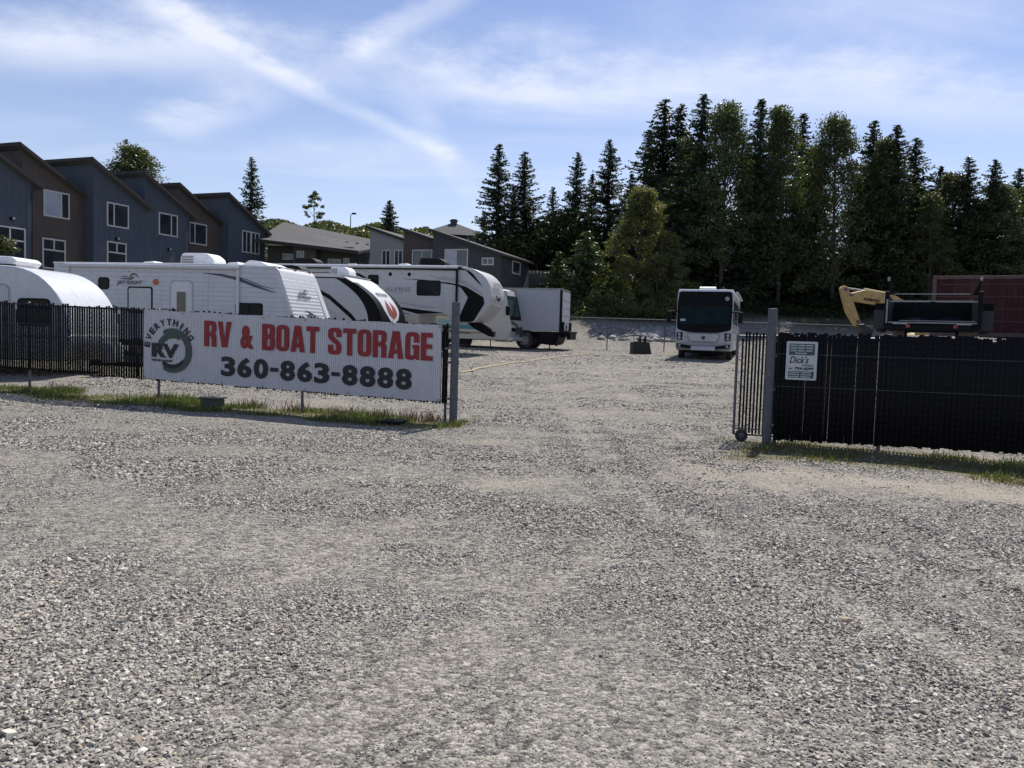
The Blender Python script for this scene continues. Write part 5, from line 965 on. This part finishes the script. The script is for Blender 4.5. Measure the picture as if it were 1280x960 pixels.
def conifer(h, r, seed, m, dens=.85, droop=.25, base=.06, ragged=.35, dead=.0):
    rg = np.random.default_rng(seed); C = []; S = []; Dv = []; lean = rg.uniform(-.01, .01, 2)*h; mbk = MB()
    z = base*h
    while z < h*.985:
        f = 1-z/h; nb = int(5+4*f*dens+rg.integers(0, 2)); 
        for k in range(nb):
            a = rg.uniform(0, 2*math.pi); ln = r*1.30*(f**.80)*rg.uniform(1-ragged, 1.0+ragged*.55)*(1-dead*(1-sst(z/h, base, .5)))+.12
            if rg.random() < .06: ln *= .35
            n = max(4, int(ln/.062*dens)); t = (np.arange(n)+rg.uniform(0, 1, n))/n
            dz = ln*(.18*(1-f)+.05-droop*t*1.2*f+.22*t*t)
            cx = np.cos(a)*ln*t+lean[0]*(z/h); cy = np.sin(a)*ln*t+lean[1]*(z/h); wv = .30*(1.15-t)*min(1, ln)
            off = rg.normal(size=(n, 3))*np.stack([wv*.5, wv*.5, wv*.28], -1)
            C.append(np.stack([cx, cy, z+dz], -1)+off-np.array([0, 0, .05])); sz = rg.uniform(.30, .58, n)*(.75+.5*f); S.append(sz)
            dd = np.stack([np.full(n, math.cos(a)), np.full(n, math.sin(a)), -.25-.2*rg.random(n)], -1)+rg.normal(size=(n, 3))*.55; Dv.append(dd)
            if ln > 1 and k % 2 == 0: mbk.tube((lean[0]*z/h, lean[1]*z/h, z), (cx[-1]*.8, cy[-1]*.8, z+dz[-1]*.8), .025, .008, 3, False)
        z += .17+.16*f*(20/h)**.3*1.25
    c = np.concatenate(C); s = np.concatenate(S)[:, None]; d = np.concatenate(Dv); d /= np.linalg.norm(d, axis=1)[:, None]
    e = rg.normal(size=d.shape)*np.array([1, 1, .5]); e -= d*(e*d).sum(1)[:, None]; e /= np.linalg.norm(e, axis=1)[:, None]
    v = np.stack([c-d*s*.5, c+e*s*.20, c+d*s*.5, c-e*s*.20], 1).reshape(-1, 3); q = np.arange(len(v)).reshape(-1, 4)
    cm = npmesh('crown', v, q); cm.materials.append(m)
    r0_ = .013*h+.05; mbk.path([(0, 0, -.5), (0, 0, .02*h), (lean[0]*.5, lean[1]*.5, .5*h), (lean[0], lean[1], .99*h)], [r0_*1.3, r0_, r0_*.55, .012], 8)
    tm = bpy.data.meshes.new('trunk'); tm.from_pydata(mbk.v, [], mbk.f); tm.materials.append(BARK); return tm, cm
def broadleaf(h, r, seed, m, bark=BARK, base=.3, n=9000, ls=.24, clumps=60, narrow=1.0, stems=1):
    rg = np.random.default_rng(seed); mb = MB(); C = []; tops = []
    for s in range(stems):
        ox, oy = (rg.normal(size=2)*.4*(stems > 1)); rt = (.0085*h+.03)/(stems**.5); lx, ly = rg.normal(size=2)*.03*h*(1+.6*(stems > 1))
        pts = [(ox*.3, oy*.3, -.4), (ox+lx*.2, oy+ly*.2, .25*h), (ox+lx*.6, oy+ly*.6, .6*h), (ox+lx, oy+ly, .95*h)]; mb.path(pts, [rt*1.3, rt, rt*.6, .02], 7); tops.append(pts)
    K = clumps; u = rg.random(K); zz_ = base*h+(1-base)*h*(u**.85)*.98; f = (zz_-base*h)/((1-base)*h); rad = r*np.sqrt(np.clip(1-(np.abs(f-.30)/.72)**2.0, .03, 1))*(1.24-.80*f)*narrow
    a = rg.uniform(0, 2*math.pi, K); rr_ = rad*np.sqrt(rg.uniform(.12, 1.0, K)); tp = np.array(tops[0][-1]); cx = rr_*np.cos(a)+tp[0]*f; cy = rr_*np.sin(a)+tp[1]*f
    cr = r*rg.uniform(.12, .30, K)
    for k in range(K):
        nk = max(8, int(n/K*(cr[k]/(r*.21))**1.6)); g = rg.normal(size=(nk, 3)); g /= np.linalg.norm(g, axis=1)[:, None]; g *= (rg.random((nk, 1))**.45)*np.array([1., 1., .62]); C.append(np.array([cx[k], cy[k], zz_[k]])+g*cr[k]*1.15)
        if k % 3 == 0 and f[k] > .25:
            sp0 = tops[k % stems]; z0 = max(.15*h, zz_[k]-rr_[k]*.9-.05*h); t = z0/(.95*h); b0 = Vector((sp0[3][0]*t, sp0[3][1]*t, z0)); mb.tube(b0, (cx[k], cy[k], zz_[k]), .012*h*(1-t)*.5+.02, .012, 4, False)
    c = np.concatenate(C); v, q = leaves(c, rg.uniform(.6, 1.25, len(c))*ls, rg); cm = npmesh('crown', v, q); cm.materials.append(m)
    tm = bpy.data.meshes.new('trunk'); tm.from_pydata(mb.v, [], mb.f); tm.materials.append(bark); return tm, cm
def plant(name, meshes, label, cat, x, y, s=1., sz=None, rz=0., group=None, z=None, names=('trunk', 'crown')):
    T = thing(name, label, cat, (x, y, tzf(x, y) if z is None else z), rz, group); T.scale = (s, s, sz or s)
    for nm, me in zip(names, meshes): o = bpy.data.objects.new(nm, me); COL.objects.link(o); o.parent = T
    return T
CON = [(conifer(20, 3.4, 21, FIR), 20), (conifer(20, 3.2, 22, FIR, ragged=.7, droop=.35), 20), (conifer(20, 3.6, 23, FIR, droop=.4, ragged=.45, dead=.4), 20), (conifer(20, 2.7, 24, FIR, ragged=.6, dead=.5), 20), (conifer(20, 3.8, 25, FIR, ragged=.55, droop=.12), 20)]
CONS = [(conifer(9, 2.3, 31, FIR2, 1.2), 9)]
BRO = [(broadleaf(18, 3.6, 41, LEAF, BARKL, .14, 25000, .25, 260), 18), (broadleaf(18, 4.0, 42, LEAF, BARKL, .10, 25000, .25, 260), 18), (broadleaf(18, 3.5, 43, LEAF2, BARKL, .08, 24000, .25, 250), 18)]
trg = random.Random(5)
def tree_at(kind, k, px, top, d, wmul=1., **kw):
    wmul *= (1.4 if kind is CON else 1.12) if px > 800 else 1.; d *= 1. if px < 600 else .97 if px < 870 else .9
    src, h0 = kind[k]; x = (px-640)/F*d+0.03*0; g = tzf(x, d); ht = at(px, top, d).z-g; s = ht/h0
    x = at(px, (top+400)/2, d).x
    return plant(kw.pop('name', 'conifer_tree'), src, kw['label'], 'tree', x, d, s*wmul, s, trg.uniform(0, 6.28), kw.get('group'))
GA = 'dark conifers standing left of the tall tree belt'
for k, px, top, d, wm in ((0, 622, 178, 80, 1.12), (4, 655, 187, 82, 1.1), (2, 718, 188, 80, 1.0), (4, 760, 172, 79, 1.0), (1, 690, 232, 86, 1.0), (3, 738, 215, 88, 1.1), (2, 640, 235, 88, 1.1), (1, 603, 262, 92, 1.2), (2, 785, 215, 88, 1.1)):
    tree_at(CON, k, px, top, d, wm, label='dark conifer in the row between the hill house and tall tree belt', group=GA)
GB = 'tall conifers of the tree belt behind the yard'
for k, px, top, d, wm in ((4, 828, 120, 78, .9), (1, 848, 128, 79, .85), (2, 874, 114, 75, .85), (3, 945, 120, 72, .8), (1, 964, 130, 82, .8), (3, 998, 138, 80, .8), (0, 1087, 148, 75, .8), (2, 1114, 153, 72, .85), (4, 1136, 170, 76, .85), (3, 1170, 205, 74, .95), (0, 1204, 193, 71, .85), (2, 1236, 197, 70, .85), (3, 1268, 208, 73, 1.), (1, 810, 160, 88, .8), (0, 1310, 200, 86, .9), (1, 1360, 190, 88, .9), (2, 1420, 200, 86, .9)):
    tree_at(CON, k, px, top, d, wm, label='tall narrow conifer in the dense tree belt behind the yard', group=GB)
GC = 'leafy trees mixed into the tree belt'
for k, px, top, d, wm in ((0, 905, 124, 73, .86), (2, 978, 133, 74, .8), (1, 1046, 140, 73, .82), (0, 858, 170, 76, .8), (2, 1105, 174, 73, .9), (1, 1080, 200, 77, .8), (0, 1190, 215, 72, 1.1), (1, 1240, 226, 70, 1.15), (2, 1280, 232, 71, 1.15), (2, 1165, 240, 70, 1.0), (0, 940, 190, 78, .8), (2, 1015, 185, 78, .8), (1, 1140, 235, 75, .9), (0, 1330, 220, 74, 1.), (2, 1390, 215, 75, 1.), (1, 838, 225, 74, .9), (2, 880, 215, 80, .9)):
    tree_at(BRO, k, px, top, d, wm, name='leafy_tree', label='green leafy tree among the conifers of the dense belt', group=GC)
# single trees
tree_at(BRO, 1, 165, 178, 88, 1.5, name='leafy_tree', label='broad dark leafy tree rising behind the townhouse roofs')
tree_at(CON, 1, 157, 172, 92, .8, label='conifer tip poking above the leafy tree behind the townhouses')
tree_at(CON, 0, 313, 194, 78, .95, label='full conifer standing beyond the far end of the blue townhouses')
t_ = broadleaf(6, 1.5, 51, LEAF2, BARK, .35, 1600, .26, 26); x = at(393, 290, 118).x; plant('leafy_tree', t_, 'small slender leafy tree on the hill beside the street lamp', 'tree', x, 118, 1.12, (at(393, 239, 118).z-tzf(x, 118))/6, 1.)
x = at(486, 290, 112).x; plant('conifer_tree', CONS[0][0], 'small isolated conifer on the hill above the light grey house', 'tree', x, 112, (at(486, 249, 112).z-tzf(x, 112))/9*.95, (at(486, 249, 112).z-tzf(x, 112))/9, 2.)
# willow-like tree and shrubs on the bank
wl_ = broadleaf(9, 2.7, 61, LEAFY, BARKL, .02, 24000, .19, 150, 1., 3); x = at(792, 330, 62).x; plant('leafy_tree', wl_, 'pale green bushy tree on the bank behind the far fence', 'tree', x, 62, 1.08, (at(792, 238, 62).z-tzf(x, 62))/9, .4)
x = at(828, 350, 61).x; plant('leafy_tree', wl_, 'lower yellow green tree leaning out behind the white motorhome', 'tree', x, 61, .82, (at(828, 292, 61).z-tzf(x, 61))/9, 2.2)
x = at(733, 340, 62).x; plant('conifer_tree', conifer(7, 2.2, 71, leafmat('young_fir', (.06, .085, .035), .3, .4), 1.1), 'young pale conifer growing on the bank among the shrubs', 'tree', x, 62, .95, (at(733, 288, 62).z-tzf(x, 62))/7, 0)
x = at(697, 350, 61).x; plant('conifer_tree', conifer(5, 1.3, 72, MT['young_fir'], 1.1), 'small young conifer beside the board fence', 'tree', x, 61, 1.0, (at(697, 314, 61).z-tzf(x, 61))/5, 0)
def shrub(seed, r, h, m, n=3500, ls=.16):
    rg = np.random.default_rng(seed); C = []; mb = MB()
    for k in range(26):
        a = rg.uniform(0, 6.28); q = r*math.sqrt(rg.random()); z = h*(1-(q/r)**2*.75)*rg.uniform(.25, .95); cr = r*rg.uniform(.18, .36); nk = n//26
        g = rg.normal(size=(nk, 3)); g /= np.linalg.norm(g, axis=1)[:, None]; g *= rg.random((nk, 1))**.4; C.append(np.array([q*math.cos(a), q*math.sin(a), z])+g*cr*np.array([1, 1, .8])); mb.tube((0, 0, -.2), (q*math.cos(a), q*math.sin(a), z), .03, .01, 4, False)
    c = np.concatenate(C); c[:, 2] = np.maximum(c[:, 2], .02); v, q = leaves(c, rg.uniform(.6, 1.3, len(c))*ls, rg); cm = npmesh('foliage', v, q); cm.materials.append(m)
    tm = bpy.data.meshes.new('stems'); tm.from_pydata(mb.v, [], mb.f); tm.materials.append(BARK); return tm, cm
SH = [shrub(81, 1.6, 1.7, BRAM), shrub(82, 1.8, 1.5, LEAFY), shrub(83, 1.7, 2.0, LEAF2)]
for k, px, d, s, hs_ in ((0, 745, 56.5, 1.0, 1.1), (0, 772, 56, 1.05, 1.1), (0, 800, 55.6, 1.05, 1.0), (2, 724, 57.5, .95, 1.2), (1, 825, 56, .9, 1.1), (0, 735, 59.5, 1.1, 1.2), (2, 765, 59, 1.1, 1.3), (0, 790, 59.5, 1.2, 1.2), (1, 680, 58, 1.0, .9), (1, 662, 59, .9, .8), (2, 705, 60, .9, 1.2), (1, 742, 62.5, 1.0, 1.1), (2, 718, 63, .9, 1.4), (1, 645, 58.5, .9, .75), (2, 690, 62, .9, 1.1), (1, 840, 57, .9, 1.3), (0, 815, 58.5, 1.1, 1.2), (2, 848, 60, 1.2, 1.2), (0, 758, 62, 1.1, 1.4)):
    d += 3.2; x = at(px, 380, d).x; lab = ('dull green bramble mound on the bank behind the far fence', 'light green weedy shrub on the bank behind the far fence', 'upright mid green shrub on the bank behind the far fence')[k]
    plant('shrub', SH[k], lab, 'shrub', x, d, s, s*hs_, trg.uniform(0, 6), ('bramble mounds on the bank', 'light green shrubs on the bank', 'upright shrubs on the bank')[k], None, ('stems', 'foliage'))
x = at(8, 310, 36).x; plant('shrub', broadleaf(5.5, 1.3, 91, LEAF2, BARK, .2, 3500, .15, 40), 'green leafy bush top showing above the bullnose trailer', 'shrub', x, 36, 1., (at(8, 296, 36).z-tzf(x, 36))/5.5, 0, None, None, ('stems', 'foliage'))
# undergrowth under the belt, hedge cover on the hill
def mass(name, label, cat, xs, ys, n, ls, m, hf, sd):
    rg = np.random.default_rng(sd); x = rg.uniform(*xs, n); y = rg.uniform(*ys, n); z = tz(x, y)+hf(x, y)*rg.random(n)**.8; v, q = leaves(np.stack([x, y, z], -1), rg.uniform(.6, 1.3, n)*ls, rg); o = link(name, npmesh(name, v, q), m); o['kind'] = 'stuff'; tag(o, label, cat); return o
mass('undergrowth', 'dark undergrowth filling the space below the tree belt', 'undergrowth', (-6, 85), (70, 84), 80000, .62, UNDER, lambda x, y: 5.4+1.8*np.sin(x*.35)+1.2*np.sin(x*.9+y*.4), 7)
mass('undergrowth', 'low weeds and brambles along the front edge of the trees', 'undergrowth', (13, 70), (60, 68), 18000, .34, UNDER, lambda x, y: 1.0+.8*np.sin(x*.5)+.5*np.sin(x*1.3+y), 8)
mass('ground_cover', 'green ground cover along the crest of the hill', 'ground cover', (-60, 2), (112, 128), 26000, .55, LEAF2, lambda x, y: 1.2+.5*np.sin(x*.8), 9)
mass('ground_cover', 'weedy ground cover spread over the bank below the house', 'ground cover', (-3, 16), (57.5, 70), 26000, .2, BRAM, lambda x, y: .55+.3*np.sin(x*1.1+y), 10)
# rubble along the bank foot
rg = np.random.default_rng(12); vs = []; fs = []
for k in range(420):
    d = rg.uniform(52, 56); px = rg.uniform(735, 850) if rg.random() < .35 else rg.uniform(800, 850); x = (px-640)/F*d; s = rg.uniform(.08, .26); v = stone_verts(int(k), .7)*s+np.array([x, d, tzf(x, d)+s*.2]); fs.append(ICF+12*len(vs)); vs.append(v)
o = link('rubble', npmesh('rubble', np.concatenate(vs), np.concatenate(fs)), GST); o['kind'] = 'stuff'; tag(o, 'grey rubble stones along the foot of the bank', 'rubble')
# grass along the fences
def blades(name, label, n, f, m, hmin, hmax, sd, wd=.006):
    rg = np.random.default_rng(sd); x, y, k = f(rg, n); n = len(x); h = (hmin+(hmax-hmin)*rg.random(n)**1.8)*k; a = rg.uniform(0, 6.28, n); lean = rg.uniform(.1, .7, n)*h; z = tz(x, y)-.01
    dx, dy = np.cos(a), np.sin(a); w_ = wd*(.7+.8*rg.random(n)); px_, py_ = -dy*w_, dx*w_; g = rg.uniform(0, 6.28, n); lx, ly = np.cos(g)*lean, np.sin(g)*lean
    v = np.stack([np.stack([x-px_, y-py_, z], -1), np.stack([x+px_, y+py_, z], -1), np.stack([x+lx*.4+px_*.7, y+ly*.4+py_*.7, z+h*.6], -1), np.stack([x+lx*.4-px_*.7, y+ly*.4-py_*.7, z+h*.6], -1), np.stack([x+lx, y+ly, z+h], -1)], 1).reshape(-1, 3)
    q = np.arange(n)[:, None]*5; me = bpy.data.meshes.new(name); F4 = np.concatenate([q+np.array([[0, 1, 2, 3]])]); F3 = q+np.array([[3, 2, 4]])
    me.from_pydata(v.tolist(), [], F4.tolist()+F3.tolist()); me.update(); o = link(name, me, m); o['kind'] = 'stuff'; tag(o, label, 'grass'); return o
def strip(P0, D, s0, s1, d0, d1, clump=1.):
    nrm = Vector((D.y, -D.x))
    def f(rg, n):
        s = rg.uniform(s0, s1, n); d = rg.uniform(d0, d1, n); x = P0.x+D.x*s+nrm.x*d; y = P0.y+D.y*s+nrm.y*d; pat = np.clip(.5+.5*np.sin(s*2.1+1.3*np.sin(s*.7))+.45*np.sin(s*5.7+d*3)+.3*np.sin(d*9+s), 0, 1.4)
        keep = rg.random(n) < grass_w(x, y)*(.4+.6*np.minimum(pat, 1)*clump); return x[keep], y[keep], (.45+.75*pat)[keep]
    return f
blades('grass', 'green grass and weeds growing along the foot of the banner fence', 42000, strip(LF0, LFD, -14, .5, -.7, .85), GRASSM, .02, .13, 1)
blades('grass', 'dry yellowish grass tufts along the foot of the banner fence', 8000, strip(LF0, LFD, -14, .6, -.8, 1.1), DRYG, .03, .12, 2)
blades('grass', 'green grass growing along the foot of the towing notice fence', 15000, strip(RF0, RFD, -1.1, 7.5, -.6, 2.2), GRASSM, .02, .10, 3)
blades('grass', 'dry grass in front of the towing notice fence', 34000, strip(RF0, RFD, -1.1, 7.5, -.3, 2.5), DRYG, .012, .05, 4)
def weeds(rg, n):
    k = rg.integers(0, 9, n); cs = np.array([.5, .9, 1.55, 2.2, 3.2, 4.1, 5.1, 6.1, 8.6])+.0; s = -cs[k]+rg.normal(size=n)*.14; d = rg.normal(size=n)*.15-.22; nrm = Vector((LFD.y, -LFD.x)); return LF0.x+LFD.x*s+nrm.x*d, LF0.y+LFD.y*s+nrm.y*d, np.ones(n)
blades('weeds', 'taller brownish weeds standing behind the gap under the banner', 900, weeds, leafmat('brown_weeds', (.11, .085, .06), .2, .5), .08, .26, 5, .007)
print('objects', len(COL.objects), 'gravel points', len(PV))
